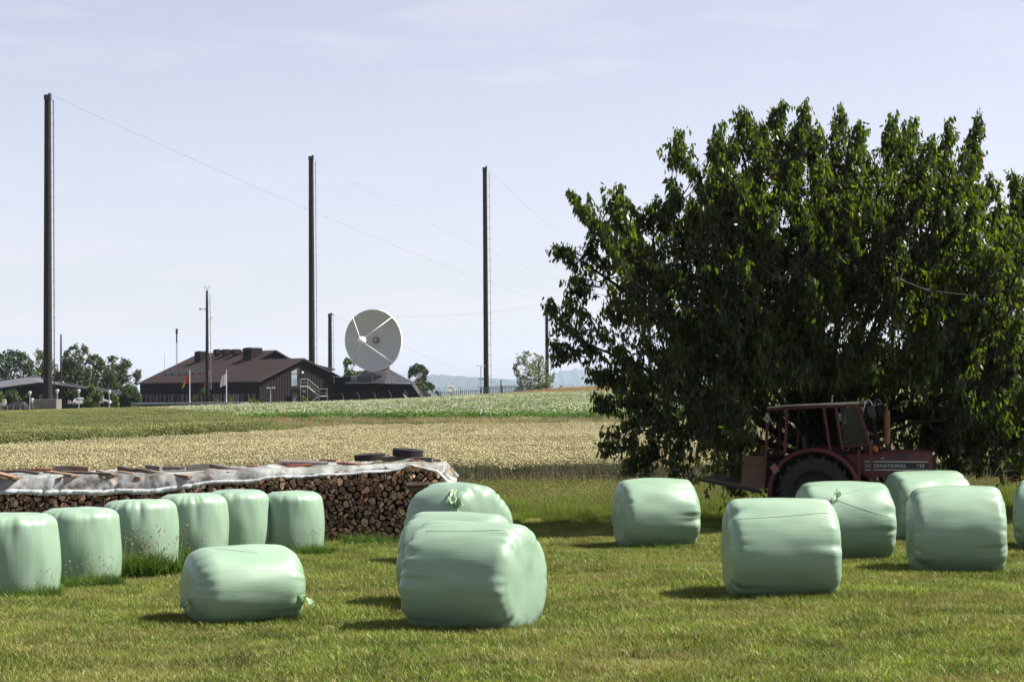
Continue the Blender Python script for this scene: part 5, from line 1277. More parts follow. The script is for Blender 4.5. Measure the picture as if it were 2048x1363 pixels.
# chimneys and vents on the roof
def roof_box(px0, px1, pyb, pyt, name, flare=False):
    a = roofpt(px0, pyb); b = a + FD * -((px1 - px0) / 1024 * 1.0) ; D = a.y; w = (px1 - px0) / FPX * D / .85; top = P(px0, pyt, D).z; R3 = Matrix((FD, GD, Vector((0, 0, 1)))).transposed()
    c = a - FD * w * .42 + GD * w * .35; hh = top - a.z + 2.0; mb = MB()
    if flare:
        w *= .80; mb.box((c.x, c.y, top - hh / 2), (w * .62, w * .62, hh), R3); mb.box((c.x, c.y, top - .42), (w, w, .85), R3)
    else: mb.box((c.x, c.y, top - hh / 2), (w, w * .8, hh), R3)
    o = mb.build(name, M_BWALL, bld, BO)
    mb = MB(); mb.box((c.x, c.y, top + .07), (w * (.98 if flare else .8), w * .6, .14), R3); mb.build('cap', M_GALV if not flare else M_DARKST, o, BO)
roof_box(391, 411, 726, 703, 'chimney'); roof_box(488, 516, 721, 696, 'chimney')
for a, b in ((426.5, 439.5), (441.5, 459.5), (461, 479.5)): roof_box(a, b, 716, 699.5, 'roof_vent', True)
# windows under the fascia, with curtains
wcol = [plain('curtain_' + n, c, .8) for n, c in (('red', (.17, .055, .055)), ('pink', (.30, .20, .20)), ('grey', (.20, .18, .18)), ('dark', (.02, .02, .025)))]
wr2 = random.Random(5); s = 1.2
while s < 49:
    w = 1.35; mb = MB(); mb.prism([S(s, -.06, .9), S(s + w, -.06, .9), S(s + w, -.06, 2.7), S(s, -.06, 2.7)], GD * .05); win = mb.build('window', M_DARKST, bld, BO)
    q = s + .08
    while q < s + w - .1:
        ww = wr2.uniform(.2, .4); m = wr2.choice(wcol + [wcol[3], wcol[0]])
        mb = MB(); mb.prism([S(q, -.075, .95), S(min(q + ww, s + w - .08), -.075, .95), S(min(q + ww, s + w - .08), -.075, 2.65), S(q, -.075, 2.65)], GD * .01); mb.build('curtain', m, win, BO); q += ww + .08
    s += 1.62
# gable glazing, door, globe lamps
M_SKYG = plain('reflecting_glass', (.30, .36, .42), .08, .6, .6)
def gq(t0, t1, z0, z1_, off, m, name, par=None, top=None):
    mb = MB(); mb.prism([S(-off, t0, z0), S(-off, t1, z0), S(-off, t1, top or z1_), S(-off, t0, z1_)], FD * .04); return mb.build(name, m, par or bld, BO)
gf = gq(7.15, 9.2, 3.9, 7.1, .03, M_DARKST, 'glazed_door', top=7.9)
gq(7.3, 8.55, 4.1, 6.45, .07, M_SKYG, 'pane', gf); gq(7.3, 8.55, 6.6, 6.95, .07, M_SKYG, 'pane', gf, top=7.5)
gd = gq(7.4, 9.0, 0, 2.6, .03, M_DARKST, 'ground_door'); gq(7.5, 8.2, .3, 2.3, .07, plain('door_glass_blue', (.12, .17, .19), .1, .3), 'pane', gd)
for t, z in ((9.6, 6.75), (9.9, 3.0)):
    mb = MB(); c = S(-.45, t, z); bm = [(max(.001, .24 * math.sin(a)), -.24 * math.cos(a)) for a in np.linspace(0, 3.14159, 9)]; mb.lathe(bm, 12, origin=c); mb.build('globe_lamp', plain('opal_globe', (.75, .7, .6), .3), bld, BO, smooth=True)
# outside stair
st = empty('outside_stair', S(-2.2, 11, .6)); tag(st, 'galvanised outside stair with railings at the brown gable wall', 'stair'); SO = tuple(st.location)
def SG(px, py, off): # point in the vertical plane parallel to the gable wall, off metres before it
    q = S(-off, 0, 0); d = ray(px, py); o = Vector((0, 0, CAMZ)); n = FD; return o + d * ((q - o).dot(n) / d.dot(n))
mb = MB()
for off in (1.0, 2.6):
    for px, pt in ((601, 758), (615, 757), (638, 776), (654, 777)): a = SG(px, pt, off); mb.bar((a.x, a.y, -.2), a, .12)
mb.build('post', M_GALV, st, SO)
for off in (1.0, 2.6):
    mb = MB(); mb.bar(SG(601, 758, off), SG(615, 757, off), .09); mb.bar(SG(615, 757, off), SG(638, 776, off), .10); mb.bar(SG(638, 777, off), SG(655, 777, off), .09)
    mb.bar(SG(601, 765, off), SG(615, 764, off), .04); mb.bar(SG(615, 764, off), SG(638, 784, off), .04); mb.bar(SG(638, 785, off), SG(655, 785, off), .04); mb.build('railing', M_GALV, st, SO)
    mb = MB()
    for k in range(24): px = 602 + k * 2.2; f = np.interp(px, [601, 615, 638, 655], [758, 757, 776, 777]); mb.bar(SG(px, f, off), SG(px, f + 14, off), .025)
    mb.build('balusters', M_DARKST, st, SO)
mb = MB(); mb.prism([SG(600, 771, 2.7), SG(616, 771, 2.7), SG(616, 773, 2.7), SG(600, 773, 2.7)], FD * 1.8); mb.prism([SG(637, 790.5, 2.7), SG(656, 790.5, 2.7), SG(656, 792.5, 2.7), SG(637, 792.5, 2.7)], FD * 1.8); mb.build('landing', M_GALV, st, SO)
mb = MB()
for off in (1.0, 2.6): mb.bar(SG(614, 771, off), SG(639, 792, off), .06, .28); mb.bar(SG(637, 792, off), SG(612, 812, off), .06, .28)
mb.build('stringer', M_GALV, st, SO)
for k in range(13):
    a = SG(615 + k * 1.85, 772 + k * 1.57, 1.0); b = SG(615 + k * 1.85, 772 + k * 1.57, 2.6); mb = MB(); mb.bar(a, b, .27, .04); mb.build('tread', M_GALV, st, SO)

# ---- satellite dish on its faceted base
base = empty('dish_base_building', (XD(755, 372), 376, 1)); tag(base, 'black faceted base building with seamed metal pyramid roof under the big dish', 'building'); PB = tuple(base.location)
M_SEAM = clad_mat('seamed_metal_roof', (.034, .033, .036), 30, (1, 0, 0), .45, .0); M_BLACKW = mat('black_boards', (.009, .008, .0085), (.006, .0055, .006), rough=.8, scale=1)
DB = 368
def Q(px, py, d): return P(px, py, DB + d)
ridge = [Q(735, 736, 7), Q(775, 736, 7)]; apexL, apexR = ridge
cFL, cFM, cFR, cBL, cBR = Q(700, 766, 2), Q(770, 766, -2), Q(826, 764, 4), Q(690, 762, 14), Q(820, 760, 16)
mb = MB(); mb.add([apexL, apexR, cFL, cFM, cFR, cBL, cBR], [(0, 2, 3), (0, 3, 1), (1, 3, 4), (1, 4, 6), (0, 1, 6, 5), (0, 5, 2)]); mb.build('pyramid_roof', M_SEAM, base, PB)
def seams(a, b, c, d, n, name='roof_seam', r=.09):
    for k in range(n):
        f = (k + .5) / n; p = Vector(a).lerp(Vector(b), f); q = Vector(c).lerp(Vector(d), f); mb = MB(); mb.bar(p, q, r, r); mb.build(name, M_DARKST, base, PB)
seams(apexL, apexR, cFL, cFM, 11); seams(apexR + Vector((-.2, 0, 0)), apexR, cFM, cFR, 6)
mb = MB(); mb.prism([Q(662, 800, 6), Q(848, 800, 6), Q(826, 767, 6), Q(665, 765, 6)], (0, 14, 0)); mb.build('wall', M_BLACKW, base, PB)
mb = MB(); mb.prism([Q(664, 754, 8), Q(702, 752, 8), Q(702, 766, 8), Q(664, 766, 8)], (0, 10, 0)); mb.build('link_roof', M_SEAM, base, PB)
for (a, b, c) in (((664, 755), (702, 755), (680, 782)), ((722, 768), (764, 768), (738, 792))):
    mb = MB(); mb.prism([Q(*a, 3.5), Q(*b, 3.5), Q(*c, 5.5)], (0, .3, 0)); mb.build('facet', mat('slate_metal', (.03, .032, .038), (.02, .022, .026), rough=.5, scale=.5), base, PB)
    for k in range(1, 5): f = k / 5; mb = MB(); mb.bar(Q(a[0] + (b[0] - a[0]) * f, a[1] + .4, 3.3), Q(a[0] + (b[0] - a[0]) * (.5 * .4 + f * .6), a[1] + (c[1] - a[1]) * (.55 if k in (2, 3) else .35), 4.2), .1, .1); mb.build('roof_seam', M_DARKST, base, PB)
for (a, b, c, d) in (((823, 768), (828, 767), (847, 792), (840, 792)), ((805, 787), (808, 786), (818, 797), (812, 797))):
    mb = MB(); mb.prism([Q(*a, 5), Q(*b, 5), Q(*c, 4), Q(*d, 4)], (0, 1.2, 0)); mb.build('side_roof', mat('pale_seamed_metal', (.20, .20, .205), (.14, .14, .145), rough=.5, scale=.4), base, PB)
# railing and platform round the base
mb = MB(); mb.bar(Q(662, 752, 0), Q(835, 749, 0), .07); mb.bar(Q(690, 766, 0), Q(840, 765, 0), .12)
for px in (668, 712, 745, 770, 797, 824, 833, 841): mb.bar(Q(px, 751, 0), Q(px, 766, 0), .08)
mb.bar(Q(824, 749.5, 0), Q(841, 749.5, 0), .16); mb.bar(Q(824, 765, 0), Q(841, 765, 0), .2, .2); mb.build('railing', M_GALV, base, PB)

dish = empty('satellite_dish', P(746, 680, 371)); tag(dish, 'huge round white satellite dish with four feed struts on the black base', 'satellite dish')
M_DISH = mat('dish_white', (.455, .475, .475), (.43, .45, .45), rough=.55, scale=.4, spec=.3); M_DISHW = plain('dish_white_struts', (.72, .72, .70), .45)
dish.rotation_euler = (rad(2), 0, rad(-19))   # local -Y is the boresight
RD = 6.15
prof = [(.02, 0)] + [(RD * k / 14, (RD * k / 14) ** 2 / (4 * 5.0)) for k in range(1, 15)]
nseg = 32
for k in range(nseg):                # reflector panels
    a0, a1 = 2 * math.pi * k / nseg + .0012, 2 * math.pi * (k + 1) / nseg - .0012; vs = []; m_ = len(prof) - 1
    for (r, h) in prof[1:]:
        for a in (a0, (a0 + a1) / 2, a1): vs.append(Vector((math.cos(a) * r, 1.9 - h, math.sin(a) * r)))
    mb = MB(); mb.add(vs, [(i * 3 + j, i * 3 + j + 1, i * 3 + 4 + j, i * 3 + 3 + j) for i in range(m_ - 1) for j in range(2)]); mb.build('reflector_panel', M_DISH, dish, smooth=True)
mb = MB(); mb.lathe([(RD - .02, .02), (RD + .05, -.03), (RD + .05, .45), (RD - .3, .62), (3.2, 2.3), (1.2, 3.2), (.4, 3.2)], 48, axis='Y'); mb.build('rim', M_DISHW, dish, smooth=False)
mb = MB(); mb.lathe([(.62, 1.62), (.62, 1.25), (.42, 1.2), (.42, 1.62)], 24, axis='Y'); mb.build('hub_ring', plain('hub_grey', (.16, .15, .14), .6), dish, smooth=True)
mb = MB(); mb.lathe([(.36, 1.7), (.36, 1.1), (.2, .95), (.001, .95)], 18, axis='Y'); mb.build('feed_horn', plain('feed_red_white', (.5, .3, .26), .6), dish, smooth=True)
SUB = Vector((0, -5.6, 0))
mb = MB(); mb.lathe([(.001, -.95), (.42, -.85), (.72, -.5), (.80, -.1), (.80, .3), (.6, .5), (.001, .5)], 24, axis='Y', origin=SUB); mb.build('subreflector', M_DISHW, dish, smooth=True)
for a in (rad(47), rad(133), rad(227), rad(313)):
    mb = MB(); mb.tube([Vector((math.cos(a) * (RD + .25), .1, math.sin(a) * (RD + .25))), SUB + Vector((math.cos(a) * .7, .2, math.sin(a) * .7))], .075, 8); mb.build('feed_strut', M_DISHW, dish, smooth=True)
mb = MB(); mb.box((0, 4.2, -2.6), (2.2, 2.0, 5.0)); mb.tube([(0, 4.2, -4.5), (0, 4.2, -7.5)], 1.6, 16); mb.build('mount', M_DARKST, dish)

# small dish by the fence
sdz = P(902.5, 778, 372); sdh = empty('small_dish', (sdz.x, sdz.y, z1(sdz.x, sdz.y))); tag(sdh, 'small tilted grey-green dish above the palisade fence', 'satellite dish')
mb = MB(); mb.lathe([(.001, .28), (.4, .2), (.75, .06), (.92, -.05), (.95, 0), (.75, .14), (.4, .28), (.001, .34)], 28, axis='Y'); o = mb.build('reflector', mat('green_grey_paint', (.10, .125, .10), (.07, .085, .07), rough=.5, scale=1.2), sdh, smooth=True, loc=(0, 0, sdz.z - sdh.location.z)); o.rotation_euler = (rad(-32), 0, rad(38))
mb = MB(); mb.tube([(0, .5, -1), (0, .4, sdz.z - sdh.location.z - .1)], .1, 8); mb.build('stand', M_GALV, sdh)

# ---- fences
M_POST = plain('fence_post_concrete', (.13, .13, .13), .8)
def fence_line(p0, p1, n, label, pickets, hgt=2.0, slant=True, name='fence', zoff=0):
    a = Vector((XD(*p0), p0[1], 0)); b = Vector((XD(*p1), p1[1], 0)); root = empty(name, ((a.x + b.x) / 2, (a.y + b.y) / 2, 1)); RO = tuple(root.location); tag(root, label, 'fence')
    def g(t): p = a.lerp(b, t); return Vector((p.x, p.y, z1(p.x, p.y) + zoff))
    for k in range(n + 1):
        p = g(k / n); mb = MB(); mb.bar(p - Vector((0, 0, .2)), p + Vector((0, 0, hgt)), .14)
        if slant: mb.bar(p + Vector((0, 0, hgt)), p + Vector((-.45, -.2, hgt + .62)), .09)
        mb.build('post', M_POST, root, RO)
    mb = MB()
    for k in range(n):
        p, q = g(k / n), g((k + 1) / n)
        for z in ((.3, 1.0, 1.7) if not pickets else (.35, 1.65)): mb.bar(p + Vector((0, 0, z * hgt / 2)), q + Vector((0, 0, z * hgt / 2)), .03 if not pickets else .07)
        if slant:
            for z in (.2, .4, .6): mb.bar(p + Vector((-.45 * z / .62, -.2, hgt + z)), q + Vector((-.45 * z / .62, -.2, hgt + z)), .018)
    mb.build('rails', M_DARKST, root, RO)
    if pickets:
        mb = MB(); m = int((b - a).length / .42)
        for k in range(m): p = g((k + .5) / m); mb.bar(p + Vector((0, 0, .05)), p + Vector((0, 0, hgt)), .13, .04)
        tag(mb.build('pickets', M_POST, root, RO), kind='stuff')
fence_line((655, 350), (845, 352), 6, 'chain fence with slanted post tops before the black base building', False, 2.1, zoff=-1.05)
fence_line((840, 356), (962, 362), 3, 'grey palisade fence below the small tilted dish', True, 2.1, zoff=-1.0)
fence_line((962, 362), (1085, 375), 3, 'grey palisade fence between the fence-line mast and the pale tree', True, 2.1, slant=False, zoff=-.55)
fence_line((-25, 318), (66, 322), 7, 'dark slatted fence before the black parked car', True, 1.5, slant=False)
mb = MB(); q = Vector((XD(1002, 365), 365, 0)); mb.bar((q.x, q.y, z1(q.x, q.y)), (q.x, q.y, z1(q.x, q.y) + 2.7), .2); mb.box((q.x, q.y, z1(q.x, q.y) + 2.72), (.26, .26, .05)); o = mb.build('gate_post', M_DARKST, None); tag(o, 'thick dark post sticking above the palisade fence right of the mast', 'post')

# ---- lamps, flagpoles, weather mast, whips
M_LAMPW = plain('lamp_opal', (.62, .62, .6), .3)
def street_lamp(px, ytop, D, label, ground=None):
    X = XD(px, D); g = z1(X, D); top = P(px, ytop, D).z; o = empty('street_lamp', (X, D, g)); h = top - g; tag(o, label, 'lamp', 'globe street lamps of the car park')
    mb = MB(); mb.tube([(0, 0, 0), (0, 0, h - .75)], [.10, .075], 8); mb.build('pole', M_GALV, o)
    mb = MB(); mb.lathe([(.07, h - .78), (.17, h - .65), (.27, h - .38), (.29, h - .22)], 12); mb.build('lantern', M_LAMPW, o, smooth=True)
    mb = MB(); mb.lathe([(.34, h - .22), (.34, h - .12), (.2, h), (.001, h)], 12); mb.build('cap', M_GALV, o, smooth=True)
for px, y, D, l in ((59.5, 782, 326, 'leftmost tall globe lamp, between the black car and the mast plinth'), (64, 796, 322, 'short globe lamp close beside the leftmost tall lamp'), (114.5, 778, 322, 'tall globe lamp right of the mast plinth'), (157.5, 778, 330, 'tall globe lamp before the white cars'), (218.5, 780, 330, 'rightmost tall globe lamp by the dark shrub'), (197.5, 797, 335, 'short globe lamp at the leafy bush')): street_lamp(px, y, D, l)
def lamp_twin(px, ytop, D, label, twin=True):
    X = XD(px, D); g = z1(X, D); h = P(px, ytop, D).z - g; o = empty('area_light', (X, D, g)); tag(o, label, 'lamp')
    mb = MB(); mb.tube([(0, 0, 0), (0, 0, h)], [.11, .08], 8); mb.build('pole', M_GALV, o)
    for s in ((-1, 1) if twin else (-1, 1)):
        mb = MB(); mb.bar((0, 0, h - .05), (s * .35, 0, h), .06); mb.box((s * .55, 0, h + .02), (.62, .35, .16), Matrix.Rotation(rad(6 * s), 3, 'Y')); mb.build('lamp_head', M_LAMPW, o, bevel=.03)
        if twin: mb = MB(); mb.box((s * .33, 0, h - 2.55), (.32, .3, .24)); mb.build('camera_head', M_DARKST, o)
lamp_twin(962, 731, 368, 'twin-headed light pole left of the fence-line mast'); lamp_twin(541, 775.5, 350, 'small twin-headed light pole before the brown gable', False)
def flagpole(px, ytop, D, label, cols, fw, fh, drop):
    X = XD(px, D); g = z1(X, D); h = P(px, ytop, D).z - g; o = empty('flagpole', (X, D, g)); tag(o, label, 'flagpole', 'flagpoles before the brown building')
    mb = MB(); mb.tube([(0, 0, 0), (0, 0, h)], [.08, .05], 8); mb.lathe([(.001, h + .12), (.09, h + .06), (.001, h)], 8); mb.build('pole', plain('white_pole', (.68, .68, .68), .4), o)
    nU, nV = 12, 10; n_c = len(cols)
    for ci, (f0, f1, m) in enumerate(cols):
        mb = MB(); vs = []
        for i in range(nU + 1):
            for j in range(nV + 1):
                u = f0 + (f1 - f0) * i / nU; v = j / nV
                vs.append(Vector((-.06 - fw * u * (.45 + .25 * v), .12 * math.sin(u * 9 + v * 2) * (.3 + u), h - .5 - fh * v * (1 - .15 * u) - drop * u * (1 + .4 * v * u))))
        mb.add(vs, [(i * (nV + 1) + j, i * (nV + 1) + j + 1, (i + 1) * (nV + 1) + j + 1, (i + 1) * (nV + 1) + j) for i in range(nU) for j in range(nV)]); fo = mb.build('flag', m, o, smooth=True)
fr_, fy_, fk_, fw_ = plain('flag_red', (.45, .035, .035), .8), plain('flag_yellow', (.50, .30, .03), .8), plain('flag_black', (.03, .025, .02), .8), plain('flag_white', (.72, .72, .75), .8)
flagpole(379.5, 741, 345, 'flagpole with a limp red and yellow flag, left of the weather mast', [(0, .45, fr_), (.45, .62, fk_), (.62, 1, fy_)], 2.1, 1.5, 1.25)
flagpole(417.5, 741, 346, 'flagpole with a limp plain red flag beside the weather mast', [(0, .2, fr_), (.2, .32, fw_), (.32, 1, fr_)], 1.1, 2.1, .6)
flagpole(453, 741, 345, 'flagpole with a limp white flag, right of the weather mast', [(0, .5, fw_), (.5, .6, fk_), (.6, 1, fw_)], 1.7, 2.2, .5)
def weather_mast():
    D = 342; X = XD(414.5, D); g = z1(X, D); top = P(410, 581, D).z; h = top - g; o = empty('weather_mast', (X, D, g)); tag(o, 'slender weather mast with ladder and wind cups before the brown roof', 'mast')
    mb = MB(); mb.tube([(0, 0, -.5), (0, 0, h)], [.36, .22], 10); mb.build('shaft', M_CONC, o, smooth=True)
    mb = MB(); x = .62
    for y in (-.18, .18): mb.bar((x + .1, y, 3), (x - .08, y, h - .8), .05)
    z = 3.4
    while z < h - 1: mb.bar((x + .1 - .18 * z / h, -.18, z), (x + .1 - .18 * z / h, .18, z), .04); z += .5
    z = 4
    while z < h - 1: mb.bar((.2, 0, z), (x + .08, 0, z), .05); z += 1.9
    mb.build('ladder', M_GALV, o)
    mb = MB(); mb.bar((0, 0, h), (0, 0, h + .7), .07); mb.bar((-.45, 0, h + .45), (.45, 0, h + .45), .05); mb.bar((-.45, 0, h + .45), (-.45, 0, h + .8), .04); mb.bar((.45, 0, h + .45), (.45, 0, h + .8), .04)
    for s in (-.45, .45):
        for k in range(3): a = k * 2.09; mb.box((s + math.cos(a) * .12, math.sin(a) * .12, h + .8), (.1, .1, .1))
    mb.build('wind_cups', M_DARKST, o)
    z = h - 3.4; mb = MB(); mb.bar((0, 0, z), (-1.25, 0, z + .1), .07); mb.bar((0, 0, z - .9), (-.8, 0, z + .05), .05); mb.box((-1.25, 0, z - .02), (.3, .3, .34)); mb.box((-.25, 0, z), (.3, .3, .3)); mb.build('side_arm', M_GALV, o)
    mb = MB(); mb.bar((0, 0, z - 1.8), (.9, 0, z - 1.7), .05); mb.box((.9, 0, z - 1.7), (.22, .18, .18)); mb.build('sensor_arm', M_GALV, o)
weather_mast()
def whip(px, y0, y1, D, r0_, r1_, label, lattice=False):
    a = P(px + (.5 if lattice else 0), y1, D); b = P(px + .5, y0, D); o = empty('antenna', (a.x, a.y, a.z)); tag(o, label, 'antenna'); h = b.z - a.z
    mb = MB()
    if lattice:
        for k in range(3): t = k * 2.09; mb.bar((math.cos(t) * .22, math.sin(t) * .22, -3), (math.cos(t) * .16, math.sin(t) * .16, h - 3), .06)
        z = 0
        while z < h - 3.2:
            for k in range(3): t = k * 2.09; t2 = t + 2.09; mb.bar((math.cos(t) * .2, math.sin(t) * .2, z), (math.cos(t2) * .2, math.sin(t2) * .2, z + .35), .04)
            z += .35
        mb.build('lattice', M_GALV, o); mb = MB(); mb.tube([(0, 0, h - 3.2), (0, 0, h - 1.2), (0, 0, h - 1.1), (0, 0, h)], [.16, .16, .26, .26], 8); mb.build('antenna_head', M_DARKST, o)
    else:
        mb.tube([(0, 0, -2), (0, 0, h)], [r0_, r1_], 6); mb.build('rod', M_CONC if r0_ > .15 else M_DARKST, o)
        mb = MB(); mb.tube([(0, 0, -2.5), (0, 0, .4)], r0_ * 1.6, 8); mb.build('foot', M_DARKST, o)
whip(353, 657, 726, 415, 0, 0, 'slim lattice antenna behind the left roof slope', True)
whip(329, 704, 745, 415, .05, .02, 'thin whip antenna left of the lattice antenna')
whip(122, 668, 768, 400, .27, .17, 'thin bare pole rising behind the dark shed right of the tallest mast')

# ---- dark shed at the left
M_SHED = clad_mat('blue_black_boards', (.012, .0115, .014), .7, (1, 0, 0)); M_SROOF = mat('grey_sheet_roof', (.085, .082, .09), (.065, .062, .068), rough=.55, scale=.3)
shed = empty('shed', (XD(90, 375), 372, -.5)); tag(shed, 'low black boarded shed with shallow grey roof behind the parked cars', 'building'); HO = tuple(shed.location)
mb = MB(); A = [P(-60, 825, 372), P(245, 825, 372), P(245, 792, 372), P(176, 777.5, 372), P(80, 765, 372), P(-60, 784, 372)]; mb.prism(A, (0, 22, 0)); mb.build('wall', M_SHED, shed, HO)
mb = MB(); a, b = P(80, 763.5, 371), P(-70, 784, 371); mb.prism([a, b, b + Vector((-8, 24, 1.3)), a + Vector((-8, 24, 1.3))], (0, 0, -.25)); mb.build('roof', M_SROOF, shed, HO)
mb = MB(); b = P(176, 776.5, 371); c = P(247, 791, 371); mb.prism([a, b, b + Vector((-8, 24, .6)), a + Vector((-8, 24, 1.3))], (0, 0, -.25)); mb.build('roof', M_SROOF, shed, HO)
mb = MB(); mb.prism([b, c, c + Vector((-8, 24, .6)), b + Vector((-8, 24, .6))], (0, 0, -.25)); mb.build('roof', M_BROOF, shed, HO)
for (x0, x1) in ((79.5, 88), (104, 115)):
    mb = MB(); mb.prism([P(x0, 807, 371.8), P(x1, 807, 371.8), P(x1, 789, 371.8), P(x0, 789, 371.8)], (0, .1, 0)); w = mb.build('window', plain('window_frame_pale', (.35, .37, .38), .5), shed, HO)
    mb = MB(); mb.prism([P(x0 + 1, 806, 371.7), P(x1 - 1, 806, 371.7), P(x1 - 1, 789.5, 371.7), P(x0 + 1, 789.5, 371.7)], (0, .05, 0)); mb.build('pane', plain('dark_glass', (.03, .045, .05), .08, .1, .6), w, HO)
# long flat carport roof
cp = empty('carport', (XD(385, 335), 335, 0)); tag(cp, 'long low flat carport roof between the potato field and the flagpoles', 'carport'); KO = tuple(cp.location)
mb = MB(); mb.prism([P(262, 805.5, 333), P(487, 804, 333), P(487, 808, 333), P(262, 810, 333)], (0, 7, 0)); mb.build('roof', mat('blue_grey_sheet', (.12, .14, .16), (.08, .095, .11), rough=.5, scale=.4), cp, KO, bevel=.05)
for px in (275, 330, 385, 440, 480):
    mb = MB(); a = P(px, 808, 335); mb.bar((a.x, a.y, -.6), a, .16); mb.build('post', M_GALV, cp, KO)

# ---- parked cars
def car(px, D, c, label, yaw, L_=4.5, H_=1.48, estate=True, lift=0):
    X = XD(px, D); o = empty('parked_car', (X, D, z1(X, D) + lift), rad(yaw)); tag(o, label, 'car', 'cars in the car park')
    m = mat('car_paint', c, tuple(x * .9 for x in c), rough=.25, scale=1, spec=.6); gl = plain('car_glass', (.035, .05, .055), .06, 0, .7)
    def prof(pts, w, mt, name, par, ins=0):
        mb = MB(); n = len(pts); vs = [Vector((x, -w * k, z)) for x, z, k in pts] + [Vector((x, w * k, z)) for x, z, k in pts]
        mb.add(vs, [tuple(range(n)), tuple(reversed(range(n, 2 * n)))] + [(i, n + i, n + (i + 1) % n, (i + 1) % n) for i in range(n)]); return mb.build(name, mt, par, bevel=.05)
    h = L_ / 2; rx = h - (.15 if estate else .75)
    body = prof([(-h, .35, .95), (-h, .62, .97), (-h + .08, .80, 1), (-h + 1.2, .95, 1), (h - .1, .98, 1), (h, .8, .97), (h, .35, .95)], .88, m, 'body', o)
    prof([(-h + 1.15, .93, .98), (-h + 1.95, H_ - .08, .84), (-h + 2.3, H_, .82), (rx - .55, H_, .82), (rx - .25, H_ - .1, .84), (rx, .96, .97)], .86, m, 'cabin', o)
    for y in (-1, 1):
        for (x0, x1, x2, x3) in ((-h + 1.45, -h + 2.02, -h + 2.42, -h + 2.42), (-h + 2.5, -h + 2.5, rx - .95, rx - .95), (rx - .87, rx - .87, rx - .42, rx - .25)):
            mb = MB(); mb.prism([Vector((x0, y * .85, .99)), Vector((x1, y * .73, H_ - .12)), Vector((x2, y * .73, H_ - .12)), Vector((x3, y * .85, .99))], (0, y * .012, 0)); mb.build('window', gl, o)
        for x in (-h + .8, h - .85):
            mb = MB(); mb.lathe([(.001, -.09), (.2, -.1), (.32, -.1), (.32, .1), (.001, .1)], 16, axis='Y', origin=(x, y * .82, .32)); mb.build('wheel', M_RUB, o)
        mb = MB(); mb.box((h - .03, y * .74, .86), (.12, .26, .2)); mb.build('tail_light', plain('tail_red', (.5, .03, .02), .3), o)
        mb = MB(); mb.box((-h + .06, y * .68, .68), (.16, .36, .14)); mb.build('headlight', plain('headlight_clear', (.6, .62, .63), .15), o)
    mb = MB(); mb.prism([Vector((-h + 1.2, -.72, .98)), Vector((-h + 1.2, .72, .98)), Vector((-h + 1.93, .62, H_ - .1)), Vector((-h + 1.93, -.62, H_ - .1))], (-.02, 0, .01)); mb.build('windscreen', gl, o)
    mb = MB()
    for y in (-.62, .62): mb.bar((-h + 2.3, y, H_ + .04), (rx - .5, y, H_ + .04), .04)
    mb.build('roof_rails', M_GALV, o)
car(30, 326, (.03, .032, .036), 'black estate car parked at the far left behind the slatted fence', -8, lift=.35)
car(161, 350, (.40, .41, .42), 'white car behind the tall globe lamp, left of the leafy bush', -150, estate=False, lift=.85)
car(200, 352, (.42, .43, .44), 'white car partly hidden by the leafy bush', 172, estate=False, lift=.8)
sdl = P(4, 806, 350); ol = empty('white_dish', (sdl.x, sdl.y, z1(sdl.x, sdl.y))); tag(ol, 'white dish standing behind the black estate car at the left edge', 'satellite dish')
mb = MB(); mb.lathe([(.001, .35), (.5, .25), (.95, .0), (.97, .05), (.5, .32), (.001, .42)], 24, axis='Y'); r = mb.build('reflector', M_DISHW, ol, smooth=True, loc=(0, 0, sdl.z - ol.location.z)); r.rotation_euler = (rad(-25), 0, rad(-25))
mb = MB(); mb.tube([(0, .3, 0), (0, .2, sdl.z - ol.location.z)], .08, 8); mb.build('stand', M_GALV, ol)

